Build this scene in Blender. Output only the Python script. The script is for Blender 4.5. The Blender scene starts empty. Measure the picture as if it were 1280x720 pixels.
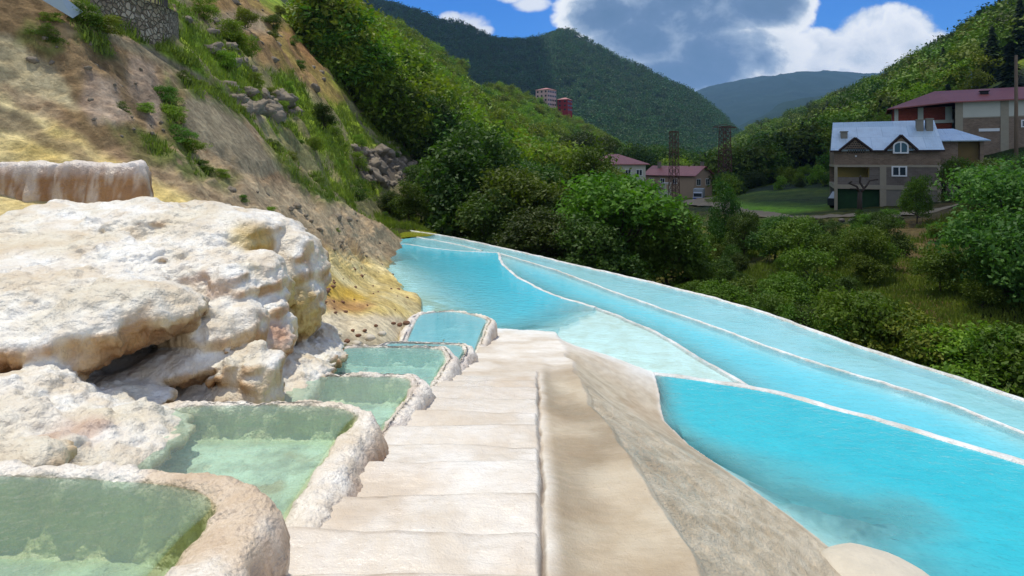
import bpy, math, random
import numpy as np
from mathutils import Vector, Matrix

# ------------------------------------------------------------------ basics
F, HZ, EYE = 720.0, 200.0, 4.3
scene = bpy.context.scene
COL = scene.collection
rng = np.random.default_rng(7)
random.seed(7)

def U(x, y, Y):
    """point seen towards (x, y) of a 1280 px wide level view, Y metres ahead"""
    return np.array([(x - 640.0) / F * Y, Y, EYE + (HZ - y) / F * Y])

def PZ(x, y, z):
    Y = F * (EYE - z) / (y - HZ)
    return np.array([(x - 640.0) / F * Y, Y, z])

def lin(r, g, b):
    def f(c):
        c = c / 255.0
        return c / 12.92 if c <= 0.04045 else ((c + 0.055) / 1.055) ** 2.4
    return (f(r), f(g), f(b))

def tag(o, label=None, cat=None, group=None, kind=None):
    if label: o['label'] = label
    if cat: o['category'] = cat
    if group: o['group'] = group
    if kind: o['kind'] = kind
    return o

def empty(name, loc=(0, 0, 0), rz=0.0):
    o = bpy.data.objects.new(name, None)
    o.empty_display_size = 0.2
    o.location = loc
    o.rotation_euler = (0, 0, rz)
    COL.objects.link(o)
    return o

def link(name, me, mat=None, parent=None, loc=None):
    o = bpy.data.objects.new(name, me)
    COL.objects.link(o)
    if mat is not None:
        me.materials.clear()
        for m in (mat if isinstance(mat, (list, tuple)) else [mat]):
            me.materials.append(m)
    if parent is not None: o.parent = parent
    if loc is not None: o.location = loc
    return o

def mesh_np(name, verts, faces, smooth=True, attrs=None):
    """verts (n,3); faces (m,4) or (m,3) arrays or list of lists"""
    me = bpy.data.meshes.new(name)
    verts = np.asarray(verts, dtype=np.float32)
    if isinstance(faces, np.ndarray):
        k = faces.shape[1]; m = faces.shape[0]
        me.vertices.add(len(verts)); me.vertices.foreach_set('co', verts.ravel())
        me.loops.add(m * k); me.loops.foreach_set('vertex_index', faces.astype(np.int32).ravel())
        me.polygons.add(m)
        me.polygons.foreach_set('loop_start', np.arange(0, m * k, k, dtype=np.int32))
        me.polygons.foreach_set('loop_total', np.full(m, k, dtype=np.int32))
        me.update(calc_edges=True)
    else:
        me.from_pydata([tuple(v) for v in verts], [], [tuple(f) for f in faces])
        me.update()
    if smooth:
        me.polygons.foreach_set('use_smooth', np.ones(len(me.polygons), dtype=bool))
    if attrs:
        for nm, a in attrs.items():
            a = np.asarray(a, dtype=np.float32)
            if a.ndim == 1:
                at = me.attributes.new(nm, 'FLOAT', 'POINT'); at.data.foreach_set('value', a)
            else:
                if a.shape[1] == 3: a = np.concatenate([a, np.ones((len(a), 1), np.float32)], 1)
                at = me.attributes.new(nm, 'FLOAT_COLOR', 'POINT'); at.data.foreach_set('color', a.ravel())
    return me

# ------------------------------------------------------------------ noise
def _h(ix, iy, iz, s):
    n = (ix.astype(np.int64) * 374761393 + iy.astype(np.int64) * 668265263 + iz.astype(np.int64) * 2147483647 + s * 974634777) & 0xFFFFFFFF
    n = ((n ^ (n >> 13)) * 1274126177) & 0xFFFFFFFF
    n = ((n ^ (n >> 16)) * 2246822519) & 0xFFFFFFFF
    return ((n ^ (n >> 15)) & 0xFFFFFF).astype(np.float32) / 16777215.0

def noise3(p, seed=0):
    p = np.asarray(p, dtype=np.float32)
    i = np.floor(p).astype(np.int32); f = p - i
    u = f * f * f * (f * (f * 6 - 15) + 10)
    r = 0
    for dx in (0, 1):
        wx = u[..., 0] if dx else 1 - u[..., 0]
        for dy in (0, 1):
            wy = u[..., 1] if dy else 1 - u[..., 1]
            for dz in (0, 1):
                wz = u[..., 2] if dz else 1 - u[..., 2]
                r = r + wx * wy * wz * _h(i[..., 0] + dx, i[..., 1] + dy, i[..., 2] + dz, seed)
    return r * 2 - 1

def fbm(p, octv=4, seed=0, gain=0.5, lac=2.03):
    p = np.asarray(p, dtype=np.float32)
    a, s, t = 1.0, 0.0, 0.0
    for k in range(octv):
        s = s + a * noise3(p + 17.3 * k, seed + k); t += a
        a *= gain; p = p * lac
    return s / t

def ridged(p, octv=4, seed=0):
    p = np.asarray(p, dtype=np.float32)
    a, s, t = 1.0, 0.0, 0.0
    for k in range(octv):
        s = s + a * (1 - 2 * np.abs(noise3(p + 9.1 * k, seed + k))); t += a
        a *= 0.5; p = p * 2.07
    return s / t

def worley(p, seed=0):
    p = np.asarray(p, dtype=np.float32)
    i = np.floor(p).astype(np.int32)
    best = np.full(p.shape[:-1], 9.0, np.float32)
    for dx in (-1, 0, 1):
        for dy in (-1, 0, 1):
            for dz in (-1, 0, 1):
                c = i + np.array([dx, dy, dz])
                q = c + np.stack([_h(c[..., 0], c[..., 1], c[..., 2], seed + s) for s in (1, 2, 3)], -1) - p
                best = np.minimum(best, (q * q).sum(-1))
    return np.sqrt(best)

def sstep(a, b, x):
    t = np.clip((x - a) / (b - a), 0, 1)
    return t * t * (3 - 2 * t)

def mixc(a, b, m):
    m = np.asarray(m)[..., None]
    return np.asarray(a) * (1 - m) + np.asarray(b) * m

# ------------------------------------------------------------------ planar helpers
def seg_dist(P, poly, closed=False):
    """distance of points P (n,2) to a polyline"""
    poly = np.asarray(poly, dtype=np.float64)
    best = np.full(len(P), 1e9)
    n = len(poly)
    for k in range(n if closed else n - 1):
        a, b = poly[k], poly[(k + 1) % n]
        d = b - a; L = (d * d).sum() + 1e-12
        t = np.clip(((P - a) @ d) / L, 0, 1)
        q = a + t[:, None] * d
        best = np.minimum(best, np.hypot(P[:, 0] - q[:, 0], P[:, 1] - q[:, 1]))
    return best

def in_poly(P, poly):
    poly = np.asarray(poly, dtype=np.float64)
    x, y = P[:, 0], P[:, 1]
    c = np.zeros(len(P), bool); n = len(poly)
    for k in range(n):
        x1, y1 = poly[k]; x2, y2 = poly[(k + 1) % n]
        if y1 == y2: continue
        m = ((y1 > y) != (y2 > y)) & (x < (x2 - x1) * (y - y1) / (y2 - y1) + x1)
        c ^= m
    return c

def sdf_poly(P, poly):
    d = seg_dist(P, poly, True)
    return np.where(in_poly(P, poly), -d, d)

def smooth_line(pts, n, closed=False):
    """Catmull-Rom through pts, resampled evenly to n points"""
    pts = np.asarray(pts, dtype=np.float64); k = len(pts)
    out = []
    for i in range(k if closed else k - 1):
        if closed:
            p0, p1, p2, p3 = pts[(i - 1) % k], pts[i], pts[(i + 1) % k], pts[(i + 2) % k]
        else:
            p1, p2 = pts[i], pts[i + 1]
            p0 = pts[i - 1] if i > 0 else 2 * p1 - p2
            p3 = pts[i + 2] if i + 2 < k else 2 * p2 - p1
        for t in np.linspace(0, 1, 24, endpoint=False):
            out.append(0.5 * (2 * p1 + (p2 - p0) * t + (2 * p0 - 5 * p1 + 4 * p2 - p3) * t * t + (3 * p1 - p0 - 3 * p2 + p3) * t ** 3))
    if not closed: out.append(pts[-1])
    else: out.append(out[0])
    out = np.array(out)
    L = np.concatenate([[0], np.cumsum(np.linalg.norm(np.diff(out, axis=0), axis=1))])
    s = np.linspace(0, L[-1], n, endpoint=not closed)
    return np.stack([np.interp(s, L, out[:, j]) for j in range(out.shape[1])], 1)

def chaikin(pts, it=3, q=0.25):
    pts = np.asarray(pts, dtype=np.float64)
    for _ in range(it):
        nx = np.roll(pts, -1, 0)
        pts = np.stack([pts * (1 - q) + nx * q, pts * q + nx * (1 - q)], 1).reshape(-1, pts.shape[1])
    return pts

def resample_closed(pts, n):
    p = np.vstack([pts, pts[:1]])
    L = np.concatenate([[0], np.cumsum(np.linalg.norm(np.diff(p, axis=0), axis=1))])
    s = np.linspace(0, L[-1], n, endpoint=False)
    return np.stack([np.interp(s, L, p[:, j]) for j in range(p.shape[1])], 1)

def vnormals(v, f):
    n = np.zeros_like(v)
    if f.shape[1] == 4:
        fn = np.cross(v[f[:, 2]] - v[f[:, 0]], v[f[:, 3]] - v[f[:, 1]])
    else:
        fn = np.cross(v[f[:, 1]] - v[f[:, 0]], v[f[:, 2]] - v[f[:, 0]])
    for k in range(f.shape[1]): 
        for j in range(3): n[:, j] += np.bincount(f[:, k], weights=fn[:, j], minlength=len(v))
    return n / (np.linalg.norm(n, axis=1, keepdims=True) + 1e-9)

def grid_faces(nr, nc, wrap=False):
    r = np.arange(nr - 1)[:, None]; c = np.arange(nc if wrap else nc - 1)[None, :]
    c2 = (c + 1) % nc
    return np.stack([r * nc + c, r * nc + c2, (r + 1) * nc + c2, (r + 1) * nc + c], -1).reshape(-1, 4)

def surface_nets(V, org, h):
    nx, ny, nz = V.shape
    ins = V < 0
    cs = [(i, j, k) for i in (0, 1) for j in (0, 1) for k in (0, 1)]
    sl = lambda a, i, j, k: a[i:nx - 1 + i, j:ny - 1 + j, k:nz - 1 + k]
    cnt = sum(sl(ins, *c).astype(np.int8) for c in cs)
    cell = np.argwhere((cnt > 0) & (cnt < 8))
    idx = -np.ones((nx - 1, ny - 1, nz - 1), np.int64)
    idx[cell[:, 0], cell[:, 1], cell[:, 2]] = np.arange(len(cell))
    acc = np.zeros((len(cell), 3)); w = np.zeros(len(cell))
    for a in cs:
        for ax in range(3):
            if a[ax]: continue
            b = list(a); b[ax] = 1
            va = V[cell[:, 0] + a[0], cell[:, 1] + a[1], cell[:, 2] + a[2]]
            vb = V[cell[:, 0] + b[0], cell[:, 1] + b[1], cell[:, 2] + b[2]]
            m = (va < 0) != (vb < 0)
            t = np.where(m, va / np.where(va == vb, 1, va - vb), 0)
            p = np.tile(np.array(a, float), (len(cell), 1)); p[:, ax] += t
            acc += p * m[:, None]; w += m
    verts = (cell + acc / w[:, None]) * h + org
    faces = []
    for ax in range(3):
        o1, o2 = [(1, 2), (2, 0), (0, 1)][ax]
        A = [slice(1, -1)] * 3; A[ax] = slice(0, -1); B = [slice(1, -1)] * 3; B[ax] = slice(1, None)
        a, b = ins[tuple(A)], ins[tuple(B)]
        e = np.argwhere(a != b); 
        off = np.array([1, 1, 1]); off[ax] = 0
        g = e + off
        ua = np.zeros(3, int); ua[o1] = 1; ub = np.zeros(3, int); ub[o2] = 1
        q = [g - ua - ub, g - ub, g, g - ua]
        q = np.stack([idx[c[:, 0], c[:, 1], c[:, 2]] for c in q], 1)
        flip = ~a[e[:, 0], e[:, 1], e[:, 2]]
        q[flip] = q[flip][:, ::-1]
        faces.append(q)
    return verts, np.concatenate(faces)

def subdivide_quads(v, f):
    """linear split of each quad in four, then one smoothing pass"""
    n = len(v)
    e = np.stack([f, np.roll(f, -1, 1)], -1).reshape(-1, 2); es = np.sort(e, 1)
    key = es[:, 0] * (n + 1) + es[:, 1]
    uq, first, inv = np.unique(key, return_index=True, return_inverse=True)
    inv = inv.reshape(-1, 4)
    em = v[es[first]].mean(1); fc = v[f].mean(1)
    V = np.vstack([v, em, fc]); ne = len(em)
    fi = np.arange(len(f)) + n + ne
    E = inv + n
    nf = np.concatenate([np.stack([f[:, k], E[:, k], fi, E[:, (k + 3) % 4]], 1) for k in range(4)])
    return V, nf

# ------------------------------------------------------------------ node helpers
class NT:
    def __init__(s, name, world=False):
        if world:
            s.m = bpy.data.worlds.new(name)
        else:
            s.m = bpy.data.materials.new(name)
        s.m.use_nodes = True
        s.t = s.m.node_tree; s.t.nodes.clear()
    def n(s, typ, **kw):
        nd = s.t.nodes.new(typ)
        for k, v in kw.items():
            if k.startswith('i_'):
                key = k[2:]
                key = int(key) if key.isdigit() else key.replace('_', ' ')
                s.set(nd.inputs[key], v)
            else: setattr(nd, k, v)
        return nd
    def set(s, sock, v):
        if isinstance(v, bpy.types.NodeSocket): s.t.links.new(v, sock)
        elif isinstance(v, bpy.types.Node): s.t.links.new(v.outputs[0], sock)
        else:
            if sock.type == 'RGBA' and len(v) == 3: v = (*v, 1)
            sock.default_value = v
    def math(s, op, a, b=0.0, c=None, clamp=False):
        nd = s.t.nodes.new('ShaderNodeMath'); nd.operation = op; nd.use_clamp = clamp
        s.set(nd.inputs[0], a); s.set(nd.inputs[1], b)
        if c is not None: s.set(nd.inputs[2], c)
        return nd.outputs[0]
    def mix(s, f, a, b, mode='MIX'):
        nd = s.t.nodes.new('ShaderNodeMix'); nd.data_type = 'RGBA'; nd.blend_type = mode
        s.set(nd.inputs[0], f); s.set(nd.inputs[6], a); s.set(nd.inputs[7], b)
        return nd.outputs[2]
    def ramp(s, f, stops, interp='LINEAR'):
        nd = s.t.nodes.new('ShaderNodeValToRGB'); s.set(nd.inputs[0], f)
        cr = nd.color_ramp; cr.interpolation = interp
        while len(cr.elements) < len(stops): cr.elements.new(0.5)
        for e, (p, c) in zip(cr.elements, stops):
            e.position = p
            e.color = (*c, 1) if not isinstance(c, (int, float)) else (c, c, c, 1)
        return nd.outputs[0]
    def mapr(s, f, a, b, c=0.0, d=1.0, smooth=True):
        nd = s.t.nodes.new('ShaderNodeMapRange')
        if smooth: nd.interpolation_type = 'SMOOTHSTEP'
        s.set(nd.inputs[0], f)
        for k, v in zip((1, 2, 3, 4), (a, b, c, d)): s.set(nd.inputs[k], v)
        return nd.outputs[0]
    def noise(s, vec, scale, detail=4, rough=0.55, out=0, dist=0.0):
        nd = s.t.nodes.new('ShaderNodeTexNoise')
        if vec is not None: s.set(nd.inputs['Vector'], vec)
        nd.inputs['Scale'].default_value = scale; nd.inputs['Detail'].default_value = detail
        nd.inputs['Roughness'].default_value = rough; nd.inputs['Distortion'].default_value = dist
        return nd.outputs[out]
    def vor(s, vec, scale, feature='F1', out=0):
        nd = s.t.nodes.new('ShaderNodeTexVoronoi'); nd.feature = feature
        s.set(nd.inputs['Vector'], vec); nd.inputs['Scale'].default_value = scale
        return nd.outputs[out]
    def pos(s): return s.n('ShaderNodeNewGeometry').outputs['Position']
    def obj(s): return s.n('ShaderNodeTexCoord').outputs['Object']
    def attr(s, name, out='Color'):
        nd = s.n('ShaderNodeAttribute'); nd.attribute_name = name
        return nd.outputs[out]
    def mapping(s, vec, scale=(1, 1, 1), rot=(0, 0, 0)):
        nd = s.t.nodes.new('ShaderNodeMapping'); s.set(nd.inputs[0], vec)
        nd.inputs['Scale'].default_value = scale; nd.inputs['Rotation'].default_value = rot
        return nd.outputs[0]
    def bump(s, h, strength=0.3, dist=0.02, normal=None):
        nd = s.t.nodes.new('ShaderNodeBump'); s.set(nd.inputs['Height'], h)
        s.set(nd.inputs['Strength'], strength); nd.inputs['Distance'].default_value = dist
        if normal is not None: s.set(nd.inputs['Normal'], normal)
        return nd.outputs[0]
    def principled(s, color, rough=0.6, normal=None, **kw):
        nd = s.t.nodes.new('ShaderNodeBsdfPrincipled')
        s.set(nd.inputs['Base Color'], color); s.set(nd.inputs['Roughness'], rough)
        if normal is not None: s.set(nd.inputs['Normal'], normal)
        for k, v in kw.items(): s.set(nd.inputs[k.replace('_', ' ')], v)
        return nd
    def out(s, sh, vol=None):
        o = s.n('ShaderNodeOutputMaterial'); 
        if sh is not None: s.set(o.inputs[0], sh)
        if vol is not None: s.set(o.inputs[1], vol)
        return s.m

def simple(name, rgb, rough=0.7, var=0.25, scale=3.0, bump=0.0, bscale=20.0, metal=0.0, spec=0.4):
    t = NT(name); p = t.obj()
    n = t.noise(p, scale, 5, 0.6)
    c = t.mix(n, tuple(c * (1 - var) for c in rgb), tuple(min(1, c * (1 + var)) for c in rgb))
    nm = t.bump(t.noise(p, bscale, 4), bump, 0.02) if bump else None
    return t.out(t.principled(c, rough, nm, Metallic=metal, Specular_IOR_Level=spec))
# ------------------------------------------------------------------ ground-type materials
def mat_travertine(name, bump=0.5, rough=0.5, fine=1.0, wetmin=0.18):
    t = NT(name); p = t.pos()
    base = t.attr('Col'); wet = t.attr('wet', 'Fac')
    n1 = t.noise(p, 3.2, 6, 0.62); n2 = t.noise(p, 22.0, 5, 0.6)
    c = t.mix(t.mapr(n1, 0.3, 0.7), t.mix(1.0, base, (0.86, 0.80, 0.74), 'MULTIPLY'), t.mix(1.0, base, (1.05, 1.06, 1.08), 'MULTIPLY'))
    c = t.mix(t.mapr(n2, 0.42, 0.7, 0, 0.35), c, t.mix(1.0, base, (0.80, 0.72, 0.64), 'MULTIPLY'))
    v = t.vor(t.mapping(p, (9 * fine, 9 * fine, 9 * fine)), 1.0, 'SMOOTH_F1')
    v2 = t.vor(p, 34 * fine, 'SMOOTH_F1')
    h = t.math('ADD', t.math('MULTIPLY', v, 0.9), t.math('ADD', t.math('MULTIPLY', v2, 0.35), t.math('MULTIPLY', t.noise(p, 60, 4), 0.4)))
    nm = t.bump(h, bump, 0.035)
    r = t.math('SUBTRACT', rough, t.math('MULTIPLY', wet, t.mapr(n1, 0.35, 0.6, 0.1, rough - wetmin)))
    return t.out(t.principled(c, r, nm, Specular_IOR_Level=0.5))

def mat_step(name):
    t = NT(name); p0 = t.pos()
    base = t.attr('Col'); wet = t.attr('wet', 'Fac'); rub = t.attr('rub', 'Fac')
    pr = t.mapping(t.mapping(p0, (1, 1, 1), (0, 0, .54)), (1.9, .62, 1.2))      # beds of the crumbling flank run across its slope
    mv_ = t.n('ShaderNodeMix'); mv_.data_type = 'VECTOR'; t.set(mv_.inputs[0], t.mapr(rub, .3, .6)); t.set(mv_.inputs[4], p0); t.set(mv_.inputs[5], pr); p = mv_.outputs[1]
    n1 = t.noise(t.mapping(p, (1.0, 0.8, 1.0)), 2.0, 7, 0.62, dist=0.3); n2 = t.noise(p, 14.0, 6, 0.65)
    c = t.mix(t.mapr(n1, 0.28, 0.7), t.mix(1.0, base, (0.86, 0.81, 0.74), 'MULTIPLY'), t.mix(1.0, base, (1.05, 1.06, 1.07), 'MULTIPLY'))
    c = t.mix(t.mapr(n2, 0.5, 0.75, 0, 0.4), c, t.mix(1.0, base, (0.80, 0.73, 0.64), 'MULTIPLY'))
    n3 = t.noise(p, 46, 4, .7)
    c = t.mix(t.math('MULTIPLY', rub, t.mapr(n3, .48, .66, 0, .26)), c, t.mix(1.0, base, (0.62, 0.56, 0.48), 'MULTIPLY'))
    sp = t.mapr(t.noise(p, 55, 2), 0.70, 0.74, 0, 0.5)
    c = t.mix(sp, c, t.mix(1.0, base, (0.45, 0.38, 0.30), 'MULTIPLY'))
    rip = t.noise(t.mapping(p, (6, 22, 6)), 1.0, 3, 0.5)
    h = t.math('ADD', t.math('MULTIPLY', t.noise(p, 9, 6, 0.6), 0.7), t.math('ADD', t.math('MULTIPLY', rip, 0.35), t.math('MULTIPLY', t.noise(p, 75, 3), 0.22)))
    h = t.math('ADD', h, t.math('MULTIPLY', rub, t.math('ADD', t.math('MULTIPLY', t.noise(p, 20, 6, .7), .8), t.math('MULTIPLY', t.vor(p, 28), .35))))
    fl = t.vor(t.mapping(p, (7, 11, 7)), 1.0, 'SMOOTH_F1'); h = t.math('ADD', h, t.math('MULTIPLY', fl, .35))
    nm = t.bump(h, 0.6, 0.035)
    r = t.math('SUBTRACT', 0.62, t.math('MULTIPLY', wet, t.mapr(n1, 0.35, 0.65, 0.22, 0.46)))
    return t.out(t.principled(c, r, nm, Specular_IOR_Level=0.5))

def mat_terrain(name):
    t = NT(name); p = t.pos()
    base = t.attr('Col')
    n1 = t.noise(p, 0.55, 8, 0.65); n2 = t.noise(p, 4.5, 8, 0.7); n3 = t.noise(p, 0.06, 6, 0.6)
    c = t.mix(t.mapr(n1, 0.32, 0.68), t.mix(1.0, base, (0.76, 0.74, 0.70), 'MULTIPLY'), t.mix(1.0, base, (1.28, 1.26, 1.2), 'MULTIPLY'))
    c = t.mix(t.mapr(n2, 0.35, 0.68), t.mix(1.0, c, (0.66, 0.63, 0.60), 'MULTIPLY'), t.mix(1.0, c, (1.2, 1.18, 1.14), 'MULTIPLY'))
    c = t.mix(t.mapr(n3, 0.35, 0.65), t.mix(1.0, c, (0.78, 0.80, 0.80), 'MULTIPLY'), c)
    h = t.math('ADD', t.math('MULTIPLY', n2, 0.35), t.math('ADD', n1, t.math('MULTIPLY', t.noise(p, 22, 5, 0.65), 0.12)))
    nm = t.bump(h, 0.7, 0.35)
    return t.out(t.principled(c, 0.92, nm, Specular_IOR_Level=0.2))

M_TRAV = mat_travertine('travertine_rough', 0.85, 0.5)
M_RIM = mat_travertine('travertine_rim', 0.85, 0.45, 1.3)
M_STEP = mat_step('travertine_steps')
M_TERR = mat_terrain('hill_ground')

def mat_water(name, col, deep, k, ripple=0.10, scale=5.0, tint=(0.85, 0.97, 1.0)):
    """milky mineral water: clouding grows with the depth of water over the floor (attribute depth, metres)"""
    t = NT(name); p = t.pos()
    d = t.attr('depth', 'Fac')
    fac = t.math('SUBTRACT', 1.0, t.math('POWER', 2.718, t.math('MULTIPLY', d, -k)), clamp=True)
    n = t.noise(t.mapping(p, (0.5, 0.9, 1)), 0.9, 5, 0.6)
    cc = t.mix(fac, col, deep)
    cc = t.mix(t.mapr(n, 0.3, 0.7, 0, 0.6), cc, t.mix(1.0, cc, (0.72, 0.94, 0.96), 'MULTIPLY'))
    n5 = t.noise(t.mapping(p, (1.4, 5.0, 1), (0, 0, .35)), 1.3, 5, 0.65, dist=.6)
    cc = t.mix(t.mapr(n5, 0.42, 0.66, 0, 0.75), cc, t.mix(1.0, cc, (0.82, 0.90, 0.92), 'MULTIPLY'))
    w1 = t.noise(t.mapping(p, (1.0, 1.7, 1.0), (0, 0, 0.35)), scale, 4, 0.55)
    w2 = t.noise(t.mapping(p, (1.0, 1.3, 1.0), (0, 0, -0.5)), scale * 3.3, 3, 0.5)
    nm = t.bump(t.math('ADD', w1, t.math('MULTIPLY', w2, 0.5)), ripple, 0.11)
    dif = t.n('ShaderNodeBsdfDiffuse'); t.set(dif.inputs[0], cc); t.set(dif.inputs['Normal'], nm)
    tr = t.n('ShaderNodeBsdfTransparent'); t.set(tr.inputs[0], tint)
    m1 = t.n('ShaderNodeMixShader'); t.set(m1.inputs[0], t.math('MULTIPLY', fac, 0.97)); t.set(m1.inputs[1], tr); t.set(m1.inputs[2], dif)
    gl = t.n('ShaderNodeBsdfGlossy'); gl.inputs['Roughness'].default_value = 0.06; t.set(gl.inputs['Normal'], nm)
    fr = t.n('ShaderNodeFresnel'); fr.inputs[0].default_value = 1.33; t.set(fr.inputs['Normal'], nm)
    m2 = t.n('ShaderNodeMixShader'); t.set(m2.inputs[0], fr); t.set(m2.inputs[1], m1); t.set(m2.inputs[2], gl)
    return t.out(m2)

# ------------------------------------------------------------------ terrain table
# columns by bearing, rows are feature lines; each entry (distance, height) -- heights given as the height seen at row y of a level view, or directly
def r(Y, y): return (Y, EYE + (HZ - y) / F * Y)
def z(Y, zz): return (Y, zz)
COLS = {
 -300: [z(2, .8), r(6, 330), r(8.3, 200), r(8.8, 60), r(9.6, -130), r(11, -150), r(14, -260), r(25, -400), r(50, -450), r(100, -480), r(180, -480), r(300, -400)],
 -100: [z(2, .8), r(7.5, 300), r(8.9, 205), r(9.8, 75), r(11, -60), r(12.3, -90), r(17, -180), r(30, -280), r(55, -330), r(110, -350), r(200, -350), r(340, -300)],
 0: [z(2, .8), r(8, 300), r(9.6, 215), r(10.6, 100), r(11.8, -25), r(12.6, -32), r(18, -110), r(32, -200), r(60, -240), r(115, -260), r(210, -260), r(350, -200)],
 100: [z(2, .8), r(8.3, 290), r(10, 225), r(11.3, 120), r(13, 12), r(14, 5), r(20, -50), r(35, -120), r(65, -150), r(120, -160), r(220, -160), r(360, -100)],
 200: [z(2, .8), r(8.8, 290), r(10.3, 252), r(12.6, 165), r(15.9, 80), r(17, 68), r(23, 10), r(38, -50), r(70, -80), r(130, -90), r(230, -90), r(380, -40)],
 300: [z(2, .8), r(9.2, 345), r(11.5, 283), r(15, 222), r(19.4, 150), r(21, 148), r(28, 90), r(42, 15), r(75, -15), r(140, -28), r(250, -25), r(400, 20)],
 400: [z(2, .8), r(8.8, 425), r(13.3, 335), r(17.5, 290), r(24.2, 240), r(27, 235), r(35, 178), r(48, 112), r(80, 58), r(160, 30), r(300, 22), r(450, 80)],
 480: [z(2, .6), r(11, 418), r(19, 353), r(23.5, 330), r(29.5, 287), r(36, 285), r(43, 258), r(60, 198), r(95, 125), r(190, 72), r(340, 52), r(520, 100)],
 520: [z(2, -.5), z(11.6, .1), z(17.5, .12), z(22, -.9), z(31, -.7), z(35.8, -.10), z(45, -.4), r(64, 222), r(102, 160), r(200, 98), r(370, 72), r(540, 110)],
 560: [z(2, -1.5), z(12, -1.4), z(17, -1.2), z(25, -1.5), z(32, -1.5), z(37, -1.3), z(48, -3), r(70, 238), r(110, 190), r(210, 128), r(400, 92), r(560, 120)],
 660: [z(2, -1.5), z(9, -1.5), z(14, -1.5), z(20, -1.5), z(28, -1.6), z(33, -3), z(48, -4.3), z(75, -5), z(130, -3), r(260, 168), r(480, 136), r(620, 150)],
 760: [z(2, -1.5), z(7, -1.5), z(11, -1.5), z(16, -1.5), z(23, -1.6), z(29, -3), z(44, -4.2), z(72, -5), z(140, -6), z(300, -4), r(500, 182), z(650, -6)],
 860: [z(2, -1.5), z(6, -1.5), z(10, -1.5), z(14, -1.5), z(19.4, -1.5), z(25, -2.6), z(38, -2.5), z(66, -2.2), z(145, -4.7), z(300, -6), z(600, -6), z(750, -6)],
 960: [z(2, -1.5), z(5, -1.5), z(8, -1.5), z(12, -1.5), z(16.8, -1.5), z(21, -1.9), z(30, -1.2), z(52, -1.2), z(90, -1.6), z(200, -1), z(640, 36), z(800, 10)],
 1060: [z(2, -1.5), z(4.5, -1.5), z(7, -1.5), z(10, -1.5), z(14, -1.5), z(18, -1.5), z(26, -.7), z(46, -.5), z(75, -.8), z(160, 5), z(520, 54), z(700, 20)],
 1160: [z(2, -1.5), z(4, -1.5), z(6.5, -1.5), z(9, -1.5), z(12.2, -1.5), z(16, -1.3), z(23, -.4), z(41, .2), z(62, .1), z(110, 6), z(390, 63), z(600, 40)],
 1260: [z(2, -1.5), z(4, -1.5), z(6, -1.5), z(8, -1.5), z(11, -1.5), z(14.5, -1.2), z(21, .0), z(40, 1.7), z(60, 1.6), z(95, 9), z(290, 66), z(480, 40)],
 1400: [z(2, -1.5), z(3.6, -1.5), z(5.5, -1.5), z(7, -1.5), z(9.6, -1.5), z(13, -1), z(20, .5), z(38, 2.2), z(58, 3), z(90, 12), z(250, 88), z(420, 60)],
 1600: [z(2, -1.5), z(3.4, -1.5), z(5, -1.5), z(6.4, -1.5), z(8.2, -1.5), z(12, -.6), z(18, 1), z(36, 3), z(56, 5), z(88, 16), z(220, 103), z(380, 80)],
}
CPX = np.array(sorted(COLS), float)
CT = np.array([COLS[int(c)] for c in CPX])          # (ncol, 12, 2)
NROW = CT.shape[1]

def pchip(xk, yk, x):
    """monotone cubic; yk (n, m) -> (len(x), m)"""
    h = np.diff(xk)[:, None]; d = np.diff(yk, axis=0) / h
    m = np.zeros_like(yk)
    w1 = 2 * h[1:] + h[:-1]; w2 = h[1:] + 2 * h[:-1]
    with np.errstate(divide='ignore', invalid='ignore'):
        hm = (w1 + w2) / (w1 / d[:-1] + w2 / d[1:])
    m[1:-1] = np.where(d[:-1] * d[1:] > 0, np.nan_to_num(hm), 0)
    m[0] = d[0]; m[-1] = d[-1]
    i = np.clip(np.searchsorted(xk, x) - 1, 0, len(xk) - 2)
    t = ((x - xk[i]) / (xk[i + 1] - xk[i]))[:, None]; hh = h[i]
    return ((1 + 2 * t) * (1 - t) ** 2 * yk[i] + t * (1 - t) ** 2 * hh * m[i] + t * t * (3 - 2 * t) * yk[i + 1] + t * t * (t - 1) * hh * m[i + 1])

def table_at(px):
    px = np.atleast_1d(np.asarray(px, float))
    q = pchip(CPX, CT.reshape(len(CPX), -1), px).reshape(len(px), NROW, 2)
    return q

def proj(P):
    return 640 + F * P[:, 0] / P[:, 1], HZ - F * (P[:, 2] - EYE) / P[:, 1]

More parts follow.
